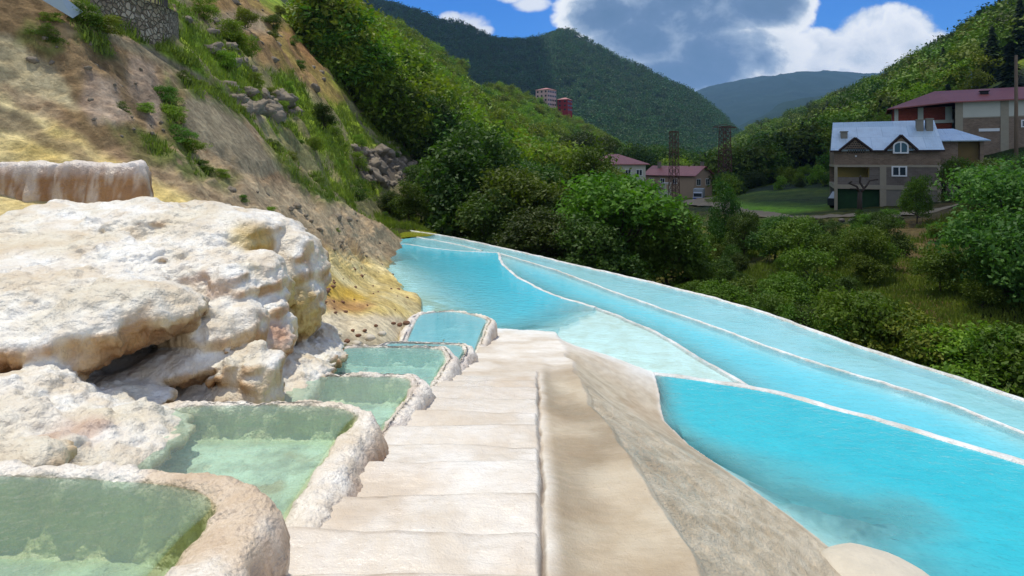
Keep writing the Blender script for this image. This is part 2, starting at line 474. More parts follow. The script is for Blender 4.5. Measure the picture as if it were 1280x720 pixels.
SLAB = [(226, 124), (252, 119), (283, 130), (309, 157), (352, 213), (330, 222), (300, 214), (262, 190), (229, 163)]
def rough_disp(X, Y, Z, px, t):
    """vertical relief added to the smooth table"""
    P = np.stack([X, Y, Z], -1)
    left = sstep(560, 470, px)
    bank = left * sstep(1.8, 2.4, t) * sstep(4.6, 3.8, t)
    slab = sstep(6, -6, sdf_poly(np.stack([px, HZ - F * (Z - EYE) / Y], -1), SLAB)) if len(px) else 0
    bank = bank * (1 - 0.9 * slab)
    d0 = left * slab * .34
    # gullies running down the bank
    g = ridged(P * np.array([0.55, 0.55, 0.30]), 4, 3) * 0.24 + (worley(P * 1.3, 6) - .5) * .22 + (worley(P * 3.6, 9) - .5) * .09 + fbm(P * np.array([1.6, 1.6, .9]), 4, 5) * 0.16 + fbm(P * 5.0, 3, 8) * 0.05
    rock = sstep(0.0, 0.35, fbm(P * 0.35, 3, 21)) * ridged(P * 0.9, 4, 23) * 0.4
    d = d0 + bank * (g + rock * sstep(2.5, 3.0, t))
    hill = left * sstep(4.6, 5.2, t) * sstep(9.5, 7.5, t)
    d = d + hill * (ridged(P * 0.13, 5, 31) * 0.75 + fbm(P * 0.5, 4, 33) * 0.45 + np.abs(fbm(P * 1.3, 3, 37)) * 0.3 + (worley(P * .55, 38) - .5) * .5 + (worley(P * 1.5, 39) - .5) * .2)
    far = sstep(60, 160, Y)
    d = d + far * fbm(P * np.array([.022, .022, .01]), 4, 41) * np.minimum(Y * 0.018, 6.0)
    right = sstep(560, 680, px) * sstep(4.05, 4.6, t)
    d = d + right * (1 - far) * (fbm(P * 0.3, 4, 51) * 0.35 + fbm(P * 1.6, 4, 53) * 0.12)
    beach = left * sstep(2.3, 1.8, t)
    d = d + beach * (fbm(P * 1.2, 4, 57) * 0.09 + fbm(P * 5.5, 3, 59) * 0.025) * sstep(0.0, 0.5, Z)
    return d

def terrain_points(px, t):
    q = table_at(px)                                    # (n,12,2)
    rows = pchip(np.arange(NROW, dtype=float), q.transpose(1, 0, 2).reshape(NROW, -1), t).reshape(len(t), len(px), 2)
    Y = rows[..., 0]; Z = rows[..., 1]
    PXg = np.broadcast_to(np.asarray(px, float)[None, :], Y.shape); Tg = np.broadcast_to(np.asarray(t)[:, None], Y.shape)
    X = (PXg - 640) / F * Y
    sh = Y.shape
    X, Y, Z, PXg, Tg = [a.ravel() for a in (X, Y, Z, PXg, Tg)]
    Zd = Z + rough_disp(X, Y, Z, PXg, Tg)
    return np.stack([X, Y, Zd], -1), PXg, Tg, sh

def scatter_points(px, t):
    """terrain points for pairs (bearing, row), all at once"""
    px = np.asarray(px, float); t = np.asarray(t, float); n = len(px)
    q = table_at(px); d = np.diff(q, axis=1); m = np.zeros_like(q)
    with np.errstate(divide='ignore', invalid='ignore'):
        hm = 2 * d[:, :-1] * d[:, 1:] / (d[:, :-1] + d[:, 1:])
    m[:, 1:-1] = np.where(d[:, :-1] * d[:, 1:] > 0, np.nan_to_num(hm), 0); m[:, 0] = d[:, 0]; m[:, -1] = d[:, -1]
    i = np.clip(np.floor(t).astype(int), 0, NROW - 2); f = (t - i)[:, None]; a = np.arange(n)
    r_ = (1 + 2 * f) * (1 - f) ** 2 * q[a, i] + f * (1 - f) ** 2 * m[a, i] + f * f * (3 - 2 * f) * q[a, i + 1] + f * f * (f - 1) * m[a, i + 1]
    Y, Z = r_[:, 0], r_[:, 1]; X = (px - 640) / F * Y
    return np.stack([X, Y, Z + rough_disp(X, Y, Z, px, t)], -1)

_tt = np.linspace(0, NROW - 1, 500)
_cache = {}
def ground(px, Y):
    """height of the ground at bearing px, distance Y"""
    key = round(px)
    if key not in _cache:
        P, _, _, _ = terrain_points(np.array([float(key)]), _tt)
        _cache[key] = P
    P = _cache[key]
    return float(np.interp(Y, P[:, 1], P[:, 2]))

def G(px, Y, dz=0.0):
    return np.array([(px - 640) / F * Y, Y, ground(px, Y) + dz])
def Gxy(X, Y, dz=0.0):
    return np.array([X, Y, ground(640 + F * X / Y, Y) + dz])

# ------------------------------------------------------------------ terrain sheet
tpx = np.concatenate([np.arange(-300, -20, 8), np.arange(-20, 1300, 3.2), np.arange(1300, 1601, 8)])
tt = np.concatenate([np.linspace(0, 1, 20, endpoint=False), np.linspace(1, 4, 260, endpoint=False), np.linspace(4, 5, 60, endpoint=False),
                     np.linspace(5, 8, 210, endpoint=False), np.linspace(8, NROW - 1, 110)])
TP, TPX, TT, tsh = terrain_points(tpx, tt)
TPY = HZ - F * (TP[:, 2] - EYE) / TP[:, 1]

def pm(poly, feather=10.0, wob=10.0, seed=0, sc=0.9):
    """how far inside an outline (drawn in the level view's units) a terrain vertex lies, edges broken up"""
    w = fbm(TP * sc / np.maximum(TP[:, 1:2] / 15.0, 0.3), 4, 100 + seed) * wob * 2
    Q = np.stack([TPX, TPY], -1) + np.stack([w, np.roll(w, 13)], -1)
    return sstep(feather, -feather, sdf_poly(Q, poly))

def paint_terrain():
    c = np.zeros((len(TP), 3)); n = len(TP)
    P = TP
    a = fbm(P * 0.25, 5, 61) * 0.5 + 0.5; b = fbm(P * 1.1, 5, 62) * 0.5 + 0.5; cc = fbm(P * 4.0, 4, 63) * 0.5 + 0.5
    far = sstep(60, 170, TP[:, 1])
    meadow = mixc(lin(112, 146, 24), lin(160, 184, 50), sstep(.35, .65, a)); meadow = mixc(meadow, lin(84, 112, 30), sstep(.5, .8, b) * .6)
    wood = mixc(lin(22, 38, 14), lin(46, 66, 22), sstep(.3, .7, b))
    c = mixc(wood, meadow, sstep(520, 470, TPX))
    # left hill, beyond the woodland edge the meadow shows through
    c = mixc(c, mixc(wood, meadow, sstep(.42, .55, fbm(P * .03, 4, 71) * .5 + .5)), far)
    left = sstep(560, 500, TPX)
    # near bank: dirt
    dirt = mixc(lin(146, 124, 98), lin(184, 164, 134), sstep(.3, .7, b)); dirt = mixc(dirt, lin(104, 80, 58), sstep(.55, .8, cc) * .7)
    bank = left * sstep(.2, .8, TT) * sstep(4.35, 4.05, TT)
    c = mixc(c, dirt, bank)
    bareg = pm([(270, 230), (360, 225), (430, 250), (505, 305), (480, 335), (400, 306), (330, 290)], 14, 6, 1)
    c = mixc(c, mixc(lin(164, 146, 118), lin(190, 174, 148), b), bareg * bank)
    brown = pm([(-60, -60), (120, 20), (190, 80), (235, 160), (200, 200), (130, 185), (40, 100), (-60, 60)], 14, 10, 2)
    c = mixc(c, mixc(lin(124, 102, 70), lin(160, 136, 100), b), brown * bank * .85)
    rock = pm([(100, 85), (150, 95), (165, 150), (120, 160), (95, 130)], 8, 8, 3) + pm([(160, 65), (195, 80), (215, 150), (185, 165), (160, 120)], 8, 8, 4)
    c = mixc(c, mixc(lin(158, 138, 120), lin(190, 172, 154), cc), np.clip(rock, 0, 1) * bank)
    pale = pm([(-80, 30), (20, 45), (70, 90), (95, 130), (40, 120), (-80, 80)], 8, 8, 5)
    c = mixc(c, mixc(lin(184, 170, 132), lin(206, 196, 164), cc), pale * bank)
    yel = pm([(-100, 120), (0, 122), (60, 152), (140, 200), (210, 238), (250, 262), (345, 302), (420, 318), (490, 334), (560, 392), (470, 440), (300, 420), (-100, 400)], 10, 7, 6)
    ycol = mixc(lin(228, 206, 136), lin(240, 226, 176), sstep(.3, .7, b)); ycol = mixc(ycol, lin(216, 190, 96), sstep(.5, .75, a) * .55)
    ycol = mixc(ycol, lin(172, 138, 96), sstep(.62, .8, cc) * .4)
    c = mixc(c, ycol, yel * left * sstep(4, 3.5, TT))
    stk = pm([(-60, 118), (0, 126), (60, 160), (150, 222), (120, 222), (50, 176), (-60, 140)], 5, 6, 7)
    s2 = sstep(.1, .5, ridged(np.stack([P[:, 0] * 1.4, P[:, 1] * .5, P[:, 2] * .5], -1), 3, 81))
    c = mixc(c, lin(112, 92, 84), stk * left * .6)
    c = mixc(c, lin(120, 96, 78), s2 * yel * left * .25 * sstep(3.0, 2.2, TT) * sstep(330, 260, TPX))
    red = pm([(395, 360), (430, 372), (470, 386), (450, 394), (410, 384)], 5, 5, 8)
    c = mixc(c, lin(172, 120, 84), red * left * .7)
    by = pm([(385, 340), (420, 350), (470, 372), (440, 376), (395, 358)], 6, 6, 9)
    c = mixc(c, lin(206, 170, 50), by * left * .8)
    whi = pm([(340, 330), (400, 396), (500, 392), (520, 400), (480, 440), (380, 440)], 6, 6, 10)
    c = mixc(c, lin(216, 208, 194), whi * left * .75)
    slab = pm(SLAB, 2.5, 1.5, 11)
    c = mixc(c, mixc(lin(140, 130, 108), lin(160, 150, 128), b), slab * left)
    ledge = pm([(120, 10), (155, 45), (245, 92), (335, 148), (325, 156), (240, 103), (185, 74), (140, 50), (100, 18)], 4, 3, 12)
    c = mixc(c, lin(150, 140, 116), ledge * left)
    # green on the bank
    gcol = mixc(lin(58, 84, 22), lin(96, 122, 40), b)
    for k, (pl, s) in enumerate([([(85, 12), (130, 35), (150, 70), (130, 70), (95, 45)], .9), ([(195, 90), (225, 115), (225, 170), (205, 160)], .8), ([(170, 160), (235, 180), (265, 220), (230, 225), (190, 190)], .75),
                                 ([(210, 75), (280, 112), (320, 150), (300, 150), (240, 120)], .85), ([(250, 195), (300, 225), (285, 240), (250, 220)], .6), ([(30, 20), (80, 60), (60, 75), (20, 50)], .6),
                                 ([(130, 150), (190, 165), (210, 215), (170, 205)], .45), ([(320, 150), (365, 200), (440, 255), (410, 262), (350, 215)], .9)]):
        m = pm(pl, 8, 9, 20 + k) * s * sstep(.3, .55, cc + .1)
        c = mixc(c, gcol, m * left)
    # left hill, rock, soil and scree in the grass
    hill = left * sstep(4.3, 5.0, TT) * sstep(8.3, 7.6, TT)
    rk = sstep(.12, .3, ridged(P * .16, 4, 91) - .16 + fbm(P * .7, 3, 92) * .45)
    c = mixc(c, mixc(lin(118, 106, 90), lin(160, 146, 122), cc), rk * hill * .75)
    tan = pm([(235, -20), (330, -10), (372, 50), (425, 112), (412, 128), (365, 100), (300, 55), (250, 20)], 10, 10, 30)
    c = mixc(c, mixc(lin(150, 112, 70), lin(186, 150, 104), cc), tan * hill * .75)
    ora = pm([(352, 30), (395, 60), (415, 84), (385, 84), (360, 60)], 6, 6, 31)
    c = mixc(c, lin(166, 118, 78), ora * hill * .5)
    scr = pm([(440, 190), (480, 178), (528, 208), (532, 222), (480, 232), (455, 222)], 7, 7, 32)
    scr2 = pm([(280, 112), (310, 118), (330, 138), (300, 140)], 5, 5, 33) + pm([(330, 115), (362, 118), (372, 142), (345, 150), (320, 138)], 5, 5, 34)
    c = mixc(c, mixc(lin(72, 66, 60), lin(132, 122, 108), cc), np.clip(scr + scr2, 0, 1) * hill)
    wh = pm([(262, 10), (330, 20), (330, 45), (270, 40)], 6, 8, 36)
    c = mixc(c, mixc(lin(150, 136, 116), lin(180, 166, 144), cc), wh * hill * .8)
    # algae pond bottom behind the pools
    alg = sstep(470, 484, TPX) * sstep(552, 545, TPX) * sstep(4.2, 4.5, TT) * sstep(5.5, 5.1, TT)
    c = mixc(c, mixc(lin(108, 108, 20), lin(54, 60, 18), sstep(.45, .6, a)), alg)
    # right side
    right = sstep(700, 820, TPX) * sstep(7.9, 7.4, TT)
    soil = pm([(1110, 262), (1150, 262), (1215, 236), (1240, 240), (1200, 300), (1195, 380), (1190, 430), (1120, 390), (1100, 310)], 14, 14, 40)
    c = mixc(c, mixc(lin(62, 74, 28), lin(110, 108, 46), sstep(.35, .6, a)), right * .7)
    c = mixc(c, mixc(lin(82, 66, 42), lin(122, 100, 68), cc), soil * right * .65)
    og = pm([(840, 330), (900, 335), (1000, 385), (1010, 420), (930, 390), (840, 350)], 8, 8, 41)
    c = mixc(c, mixc(lin(86, 96, 32), lin(104, 88, 44), sstep(.4, .6, b)), og * right)
    fld = pm([(905, 247), (960, 241), (1046, 238), (1046, 262), (985, 267), (925, 268)], 3, 2, 42)
    c = mixc(c, mixc(lin(112, 164, 34), lin(136, 184, 54), b), fld * right)
    return np.clip(c, 0.005, 0.9)

TCOL = paint_terrain()
me = mesh_np('hillside', TP, grid_faces(*tsh), True, {'Col': TCOL})
hill = link('hillside', me, M_TERR); tag(hill, kind='structure')

# dirt road past the houses
def ribbon(name, pts, width, mat, lift=0.05, n=160):
    """pts (bearing, distance)"""
    w = np.array([[(p - 640) / F * y, y] for p, y in pts]); w = smooth_line(w, n)
    d = np.gradient(w, axis=0); d /= np.linalg.norm(d, axis=1, keepdims=True); nrm = np.stack([-d[:, 1], d[:, 0]], 1)
    V = []
    us = np.linspace(-.5, .5, 9)
    for k in range(n):
        ww = width * (1 + .12 * math.sin(k * .7))
        zc = np.mean([Gxy(*(w[k] + nrm[k] * ww * u))[2] for u in (-.3, 0, .3)])
        for u in us:
            q = w[k] + nrm[k] * ww * u
            V.append((q[0], q[1], max(Gxy(q[0], q[1])[2], zc) + lift - .25 * max(0, abs(u) - .4)))
    V = np.array(V); V[:, 2] += fbm(V * 2.5, 3, 5) * .03
    return link(name, mesh_np(name, V, grid_faces(n, 9)[:, ::-1].copy()), mat)
M_ROAD = simple('dirt_track', lin(150, 134, 108), 0.95, 0.3, 1.5, 0.5, 12, spec=.1)
rd = ribbon('road', [(900, 92), (905, 78), (925, 66), (965, 57), (1020, 51), (1080, 47), (1135, 45), (1185, 43.5), (1225, 42), (1262, 40)], 3.2, M_ROAD)
tag(rd, kind='structure')
rd = ribbon('road', [(882, 136), (878, 120), (868, 105), (872, 92), (892, 80)], 3.6, M_ROAD); tag(rd, kind='structure')
# ------------------------------------------------------------------ travertine terrace: steps, ramp, apron, beds of the large pools
def L0(pts, zz=0.0): return np.array([PZ(x, y, zz)[:2] for x, y in pts])
EDGE = L0([(470, 283), (547, 293), (630, 310), (720, 331), (820, 354), (925, 381), (1010, 410), (1100, 441), (1190, 469), (1280, 499), (1400, 540), (1560, 600)])
RIM2 = L0([(521, 296), (560, 303), (603, 313)])
RIM3 = L0([(626, 317), (640, 321), (693, 337), (763, 363), (820, 383), (900, 411), (990, 443), (1090, 474), (1190, 506), (1280, 541), (1420, 596), (1560, 655)])
INNER = L0([(624, 316), (627, 327), (640, 341), (667, 357), (700, 371), (745, 384)])
FARRIM = L0([(490, 309), (506, 305), (540, 310), (580, 314), (624, 316)])
APRONE = L0([(745, 384), (785, 399), (815, 412), (855, 435), (890, 456), (935, 481)])
RRIM = L0([(818, 467), (870, 473), (935, 484), (1010, 500), (1100, 525), (1190, 551), (1280, 578), (1420, 622), (1560, 668)])
SHORE = L0([(600, 418), (622, 414), (690, 424), (760, 444), (818, 466), (824, 490), (826, 510), (831, 527), (862, 557), (900, 583), (932, 605), (960, 626), (991, 648), (1020, 671), (1053, 697), (1100, 738), (1160, 800), (1260, 900)])
LSHORE = L0([(470, 322), (486, 331), (500, 340), (520, 362), (542, 388), (545, 396)])
WEDGE = np.vstack([SHORE[1:5], APRONE[::-1], L0([(700, 405), (650, 411)])])
RIGHTP = np.vstack([SHORE[4:], RRIM[::-1]])
LANDP = np.vstack([[(-3, 1)], [(-3, 14.5)], SHORE, [(6.5, 1)]])

XL = lambda Y: -1.28 + .07 * Y
XC = lambda Y: .035 + .04 * Y
STEPY = [1.1, 1.6, 2.1, 2.58, 3.02, 3.47, 4.06, 4.54, 5.05, 5.60, 6.18, 6.74, 7.25, 7.75, 8.3]
def stair_plane(Y): return np.where(Y < 12, 2.91 - .2 * Y, .51 - .2 * (Y - 12) + .012 * (Y - 12) ** 2)

def terrace_h(X, Y):
    P2 = np.stack([X, Y], -1); n = len(X)
    P3 = np.stack([X, Y, np.zeros(n)], -1)
    zs = np.maximum(stair_plane(Y), 0.02)
    dS = seg_dist(P2, SHORE); land = in_poly(P2, LANDP)
    spine = .86 + .10 * fbm(P3 * 1.3, 3, 3) + .03 * np.clip(Y - 7, 0, 5)
    e = np.maximum(0, X - spine)
    wall = dS / (dS + e + 1e-6)
    # steps
    zst = zs.copy()
    for a, b in zip(STEPY[:-1], STEPY[1:]):
        m = (Y >= a) & (Y < b)
        f = np.clip((Y - a + .07 * fbm(P3 * np.array([1.3, 0, 0]) + b * 3.7, 3, 7)) / (b - a), 0, 1)
        top, bot = 2.91 - .2 * a, 2.91 - .2 * b
        prof = .12 * f + .88 * sstep(.82, 1.0, f)
        zst = np.where(m, top + (bot - top) * prof, zst)
    fade = sstep(8.4, 6.8, Y) * .75 + .25 * sstep(9.0, 7.8, Y)
    crk = XC(Y) + .03 * fbm(P3 * np.array([0, 2.6, 0]), 4, 11)
    onst = sstep(.03, -.03, X - crk) * fade
    h = zs * (1 - onst) + (zst + .015) * onst
    worn = fbm(P3 * np.array([1.4, 2.0, 0]), 4, 13) * .03 + fbm(P3 * 6, 3, 15) * .006
    h = h + worn
    # crack
    cr = np.exp(-((X - crk - .01) / .014) ** 2) * sstep(8.5, 8.0, Y) * (0.55 + .45 * sstep(-.2, .3, fbm(P3 * np.array([0, 1.7, 0]), 2, 17)))
    h = h - .045 * cr
    ramp = sstep(.03, .2, X - crk) * sstep(11, 8, Y)
    h = h - .03 * ramp * np.sin(np.clip((X - crk) / (spine - crk), 0, 1) * np.pi) 
    Q3 = np.stack([.86 * X - .51 * Y, .51 * X + .86 * Y, np.zeros(n)], -1)
    scarp = sstep(0, .09, X - spine) * sstep(7.6, 6.6, Y) * sstep(0.05, .5, dS)
    h = np.where(e > 0, (h) * wall, h)
    rub = sstep(0, .12, X - spine) * sstep(.0, .35, dS) * (.15 + .85 * sstep(8.2, 6.6, Y))
    h = h - scarp * .02 * (1 + fbm(P3 * 2, 3, 18)) + rub * (fbm(Q3 * np.array([6, 2.2, 0]), 4, 19) * .022 + np.abs(fbm(Q3 * np.array([17, 6, 0]), 3, 21)) * .014)
    h = np.where(land, np.maximum(h, .012) , h)
    # under water
    dW = sdf_poly(P2, WEDGE); inR = in_poly(P2, RIGHTP)
    wedge = ~land & (dW < 0) & ~inR
    deep = ~land & ~wedge
    depth_w = .018 + .05 * sstep(0, 1.2, dS) + .02 * fbm(P3 * 1.2, 3, 23)
    dmain = np.minimum(dS, np.maximum(dW, 0))
    d_main = .06 + np.clip(dmain * .30, 0, .95) + .10 * fbm(P3 * .5, 3, 25)
    d_main = np.minimum(d_main, .02 + .19 * seg_dist(P2, LSHORE))
    dark_patch = sstep(.95, .25, np.hypot((X - 4.35) * .8, (Y - 7.0) * 1.3) + fbm(P3 * 1.6, 4, 37) * .5) * sstep(.15, .4, dS)
    d_right = np.clip(.03 + dS * (.46 + 1.4 * sstep(8, 10, Y)), 0, .85) * (1 - .6 * dark_patch) + .06 * fbm(P3 * .8, 3, 27)
    chan = ~in_poly(P2, np.vstack([SHORE[:1] + [-6, 0], [(-9, 22)], FARRIM, INNER, [APRONE[2]], SHORE[1:2]])) & ~inR
    d_chan = .10 + np.clip(np.minimum(np.maximum(dW, 0), np.minimum(seg_dist(P2, INNER), seg_dist(P2, RIM3))) * .5, 0, .40)
    outer = in_poly(P2, np.vstack([EDGE, RIM3[::-1], RIM2[::-1]]))
    d_out = np.full(n, .20) + .03 * fbm(P3 * .8, 2, 29)
    farp = in_poly(P2, np.vstack([FARRIM, RIM2[::-1]]))
    d = np.where(inR, d_right, np.where(farp, .28, np.where(outer, d_out, np.where(chan, d_chan, d_main))))
    h = np.where(wedge, -depth_w, h); h = np.where(deep, -d, h)
    # beyond the outer edge the shelf breaks off
    inside = in_poly(P2, np.vstack([[(-12, 40)], EDGE, [(20, 1)], [(-12, 1)]]))
    dE = seg_dist(P2, EDGE)
    h = np.where(inside, h, -.1 - np.minimum(dE, .8) * 3)
    # under the stepped basins and the bank
    lefty = X < XL(Y) - .12
    h = np.where(lefty & (Y < 14), np.minimum(h, zs - .35 - .4 * np.clip(XL(Y) - X, 0, 1)), h)
    h = np.where((X < -1.2) & (Y > 10) & ~inside, -1.6, h)
    info = dict(land=land, wedge=wedge, inR=inR, outer=outer, chan=chan, farp=farp, dS=dS, dW=dW, cr=cr, onst=onst, e=e, spine=spine, ramp=ramp, rub=rub, dark_patch=dark_patch)
    return h, info

gy = 1.25 * np.exp(np.linspace(0, math.log(36.5 / 1.25), 760))
gu = np.concatenate([np.linspace(-.62, .62, 640, endpoint=False), np.linspace(.62, 1.0, 170, endpoint=False), np.linspace(1.0, 1.35, 60)])
YY, UU = np.meshgrid(gy, gu, indexing='ij')
gX, gY = (UU * YY).ravel(), YY.ravel()
gH, info = terrace_h(gX, gY)
# trim what the bank and the shelf edge hide
keepv = (gH > -1.55) & ~((gX < -6.4) & (gY < 15))
f = grid_faces(len(gy), len(gu))[:, ::-1]
f = f[keepv[f].all(1)]
used, inv = np.unique(f, return_inverse=True); f = inv.reshape(-1, 4)
P3 = np.stack([gX, gY, gH], -1)
nb = fbm(P3 * 1.5, 5, 31) * .5 + .5; nc = fbm(P3 * np.array([.9, .35, 0]), 5, 33) * .5 + .5; QR = np.stack([.86 * gX - .51 * gY, .51 * gX + .86 * gY, gX * 0], -1)
onf = (info['e'] > 0)
nd = np.where(onf, fbm(QR * np.array([13, 5, 0]), 4, 35), fbm(P3 * 7, 4, 36)) * .5 + .5
white = mixc(lin(206, 195, 178), lin(228, 223, 213), sstep(.3, .68, nb))
tan_ = mixc(lin(168, 152, 126), lin(194, 181, 157), sstep(.3, .7, nb)); tan_ = mixc(tan_, lin(148, 132, 106), sstep(.50, .72, nc) * .6)
tc = mixc(white, mixc(lin(216, 204, 188), lin(196, 178, 154), nd), sstep(.55, .75, nc) * info['onst'] * .7)
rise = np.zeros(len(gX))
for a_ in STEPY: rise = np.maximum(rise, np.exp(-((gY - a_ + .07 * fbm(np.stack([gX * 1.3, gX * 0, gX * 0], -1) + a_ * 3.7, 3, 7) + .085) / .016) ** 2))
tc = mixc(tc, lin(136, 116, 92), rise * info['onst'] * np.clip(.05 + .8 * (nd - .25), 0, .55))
crk_ = XC(gY)
rampm = sstep(.0, .14, gX - crk_ - .03 * fbm(np.stack([gX * 0, gY * 2.6, gX * 0], -1), 4, 11)) * sstep(9.6, 7.5, gY)
tc = mixc(tc, tan_, rampm)
flank = sstep(0, .1, info['e']) * info['land'] * sstep(13, 9.0, gY)
tc = mixc(tc, mixc(lin(186, 171, 144), lin(208, 195, 170), sstep(.2, .8, nd)), flank)
tc = mixc(tc, lin(190, 160, 124), flank * sstep(.55, .7, nc) * .4)
tc = mixc(tc, lin(96, 74, 54), np.clip(info['cr'] * .8, 0, 1))
wl = sstep(.10, .0, info['dS']) * (info['land']) * sstep(5, 7, gY)
tc = mixc(tc, lin(226, 222, 212), wl * .7)
tc = mixc(tc, lin(226, 230, 228), sstep(1.1, .0, info['dS'] + (nb - .5) * .7) * info['land'] * sstep(10.5, 12, gY) * .85)
bed = (~info['land'])[:, None]
bedc = np.tile(np.array(lin(206, 234, 234)), (len(gX), 1)); bedc = mixc(bedc, lin(96, 206, 212), sstep(.1, .5, -gH) * .9)
stain = sstep(.0, .22, fbm(P3 * np.array([1.8, 2.8, 0]), 5, 37) + .04) * info['inR'] * sstep(1.5, .3, np.hypot((gX - 4.35) * .8, (gY - 7.0) * 1.3)) * sstep(.2, .5, info['dS'])
stain = np.maximum(stain, info['dark_patch'] * (.55 + .45 * nd))
stain = np.maximum(stain, .55 * sstep(.22, .34, fbm(P3 * np.array([.8, 2.2, 0]), 4, 39)) * info['inR'])
stain = np.clip(stain + .0, 0, 1)
bedc = mixc(bedc, lin(20, 44, 44), stain * .97)
alg2 = sstep(3.2, 0.5, np.hypot(gX + 2.2, gY - 16.5)) * sstep(.4, .6, nb)
bedc = mixc(bedc, lin(176, 168, 110), alg2 * .6)
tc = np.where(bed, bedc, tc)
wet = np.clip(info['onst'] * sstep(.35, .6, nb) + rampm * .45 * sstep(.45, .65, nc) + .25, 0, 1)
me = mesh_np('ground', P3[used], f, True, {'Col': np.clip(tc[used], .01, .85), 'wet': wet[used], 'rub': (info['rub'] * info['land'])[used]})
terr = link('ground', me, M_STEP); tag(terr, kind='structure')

# ------------------------------------------------------------------ rims and water of the large pools
def sweep_rim(name, line, prof, mat, parent, n=400, seed=0, amp=.014, col=(232, 236, 236), col2=(208, 212, 208), z0=0.0, side=1):
    """prof: list of (offset to the far side, height)"""
    w = smooth_line(line, n)
    d = np.gradient(w, axis=0); d /= np.linalg.norm(d, axis=1, keepdims=True); nr = np.stack([-d[:, 1], d[:, 0]], 1) * side
    wob = fbm(np.stack([w[:, 0], w[:, 1], np.zeros(n)], -1) * 1.1, 3, seed + 3) * .06
    V = np.concatenate([np.concatenate([w + nr * (o + wob)[:, None] if False else w + nr * (o + wob[:, None]), np.full((n, 1), h + z0)], 1)[:, None, :] for o, h in prof], 1).reshape(-1, 3)
    V += np.stack([fbm(V * 2.2, 3, seed), fbm(V * 2.2, 3, seed + 1), fbm(V * 3, 3, seed + 2) * .8], -1) * amp
    fc = grid_faces(n, len(prof))
    if side > 0: fc = fc[:, ::-1].copy()
    k = fbm(V * 1.5, 4, seed + 5) * .5 + .5
    c = mixc(lin(*col2), lin(*col), sstep(.25, .6, k))
    return link(name, mesh_np(name, V, fc, True, {'Col': c, 'wet': np.full(len(V), .5)}), mat, parent)

LIP = [(-.09, -.55), (-.08, -.05), (-.06, .008), (-.02, .02), (.02, .018), (.05, .005), (.07, -.05), (.08, -.5)]
LIPS = [(o * .5, h * .8) for o, h in LIP]

def water_sheet(name, poly, zz, mat, parent, step=.25, depthfn=None, ripple=0):
    """triangulated grid clipped to a polygon, with the depth of water stored per vertex"""
    poly = np.asarray(poly, float)
    lo, hi = poly.min(0), poly.max(0)
    xs = np.arange(lo[0] - step, hi[0] + 2 * step, step); ys = np.arange(lo[1] - step, hi[1] + 2 * step, step)
    Xg, Yg = np.meshgrid(xs, ys, indexing='ij')
    Q = np.stack([Xg.ravel(), Yg.ravel()], -1)
    sd = sdf_poly(Q, poly)
    f = grid_faces(len(xs), len(ys))[:, ::-1]
    f = f[(sd[f] < step * .9).all(1)]
    # pull border vertices onto the outline
    out = np.where(sd > -step * .0)[0]
    us, inv = np.unique(f, return_inverse=True)
    Q2 = Q[us].copy(); s2 = sd[us]
    for _ in range(3):
        m = s2 > 0
        if not m.any(): break
        e = 1e-3
        gx = (sdf_poly(Q2[m] + [e, 0], poly) - s2[m]) / e; gy_ = (sdf_poly(Q2[m] + [0, e], poly) - s2[m]) / e
        Q2[m] -= np.stack([gx, gy_], -1) * s2[m][:, None]
        s2[m] = sdf_poly(Q2[m], poly)
    V = np.column_stack([Q2, np.full(len(Q2), zz)])
    dep = depthfn(Q2) if depthfn else np.full(len(Q2), .5)
    return link(name, mesh_np(name, V, inv.reshape(-1, 4), True, {'depth': dep}), mat, parent)

def bed_depth(zz):
    def fn(Q):
        h, _ = terrace_h(Q[:, 0].copy(), Q[:, 1].copy())
        return np.clip(zz - h, 0, 3)
    return fn

W_MAIN = mat_water('water_turquoise', lin(186, 234, 234), lin(26, 200, 224), 3.0, .28, 3.5)
W_PALE = mat_water('water_pale_blue', lin(196, 236, 240), lin(124, 220, 236), 4.0, .22, 3.0)
W_FILM = mat_water('water_thin_film', lin(222, 238, 240), lin(190, 230, 238), 1.4, .2, 4.0, (.95, .99, 1.0))
W_CHAN = mat_water('water_bright_cyan', lin(186, 236, 240), lin(66, 210, 232), 2.8, .28, 3.5)
W_RIGHT = mat_water('water_deep_turquoise', lin(160, 226, 226), lin(8, 190, 208), 2.3, .30, 4.0)

def pool_thing(name, label, loc, cat='pool'):
    t = empty(name, loc); return tag(t, label, cat)
def put(parent, o):
    """parent keeping world place"""
    o.parent = parent; o.matrix_parent_inverse = Matrix.Translation(-parent.location); return o

big = []
def large_pool(label, poly, zz, mat, rims, step=.3, dfn=None):
    c = np.mean(poly, 0)
    t = pool_thing('terrace_pool', label, (c[0], c[1], zz - .5))
    put(t, water_sheet('water', poly, zz, mat, None, step, dfn or bed_depth(zz)))
    for nm, line, prof, side, n in rims:
        put(t, sweep_rim(nm, line, prof, M_RIM, None, n, len(big) * 7 + 5, .02, side=side))
    big.append(t); return t

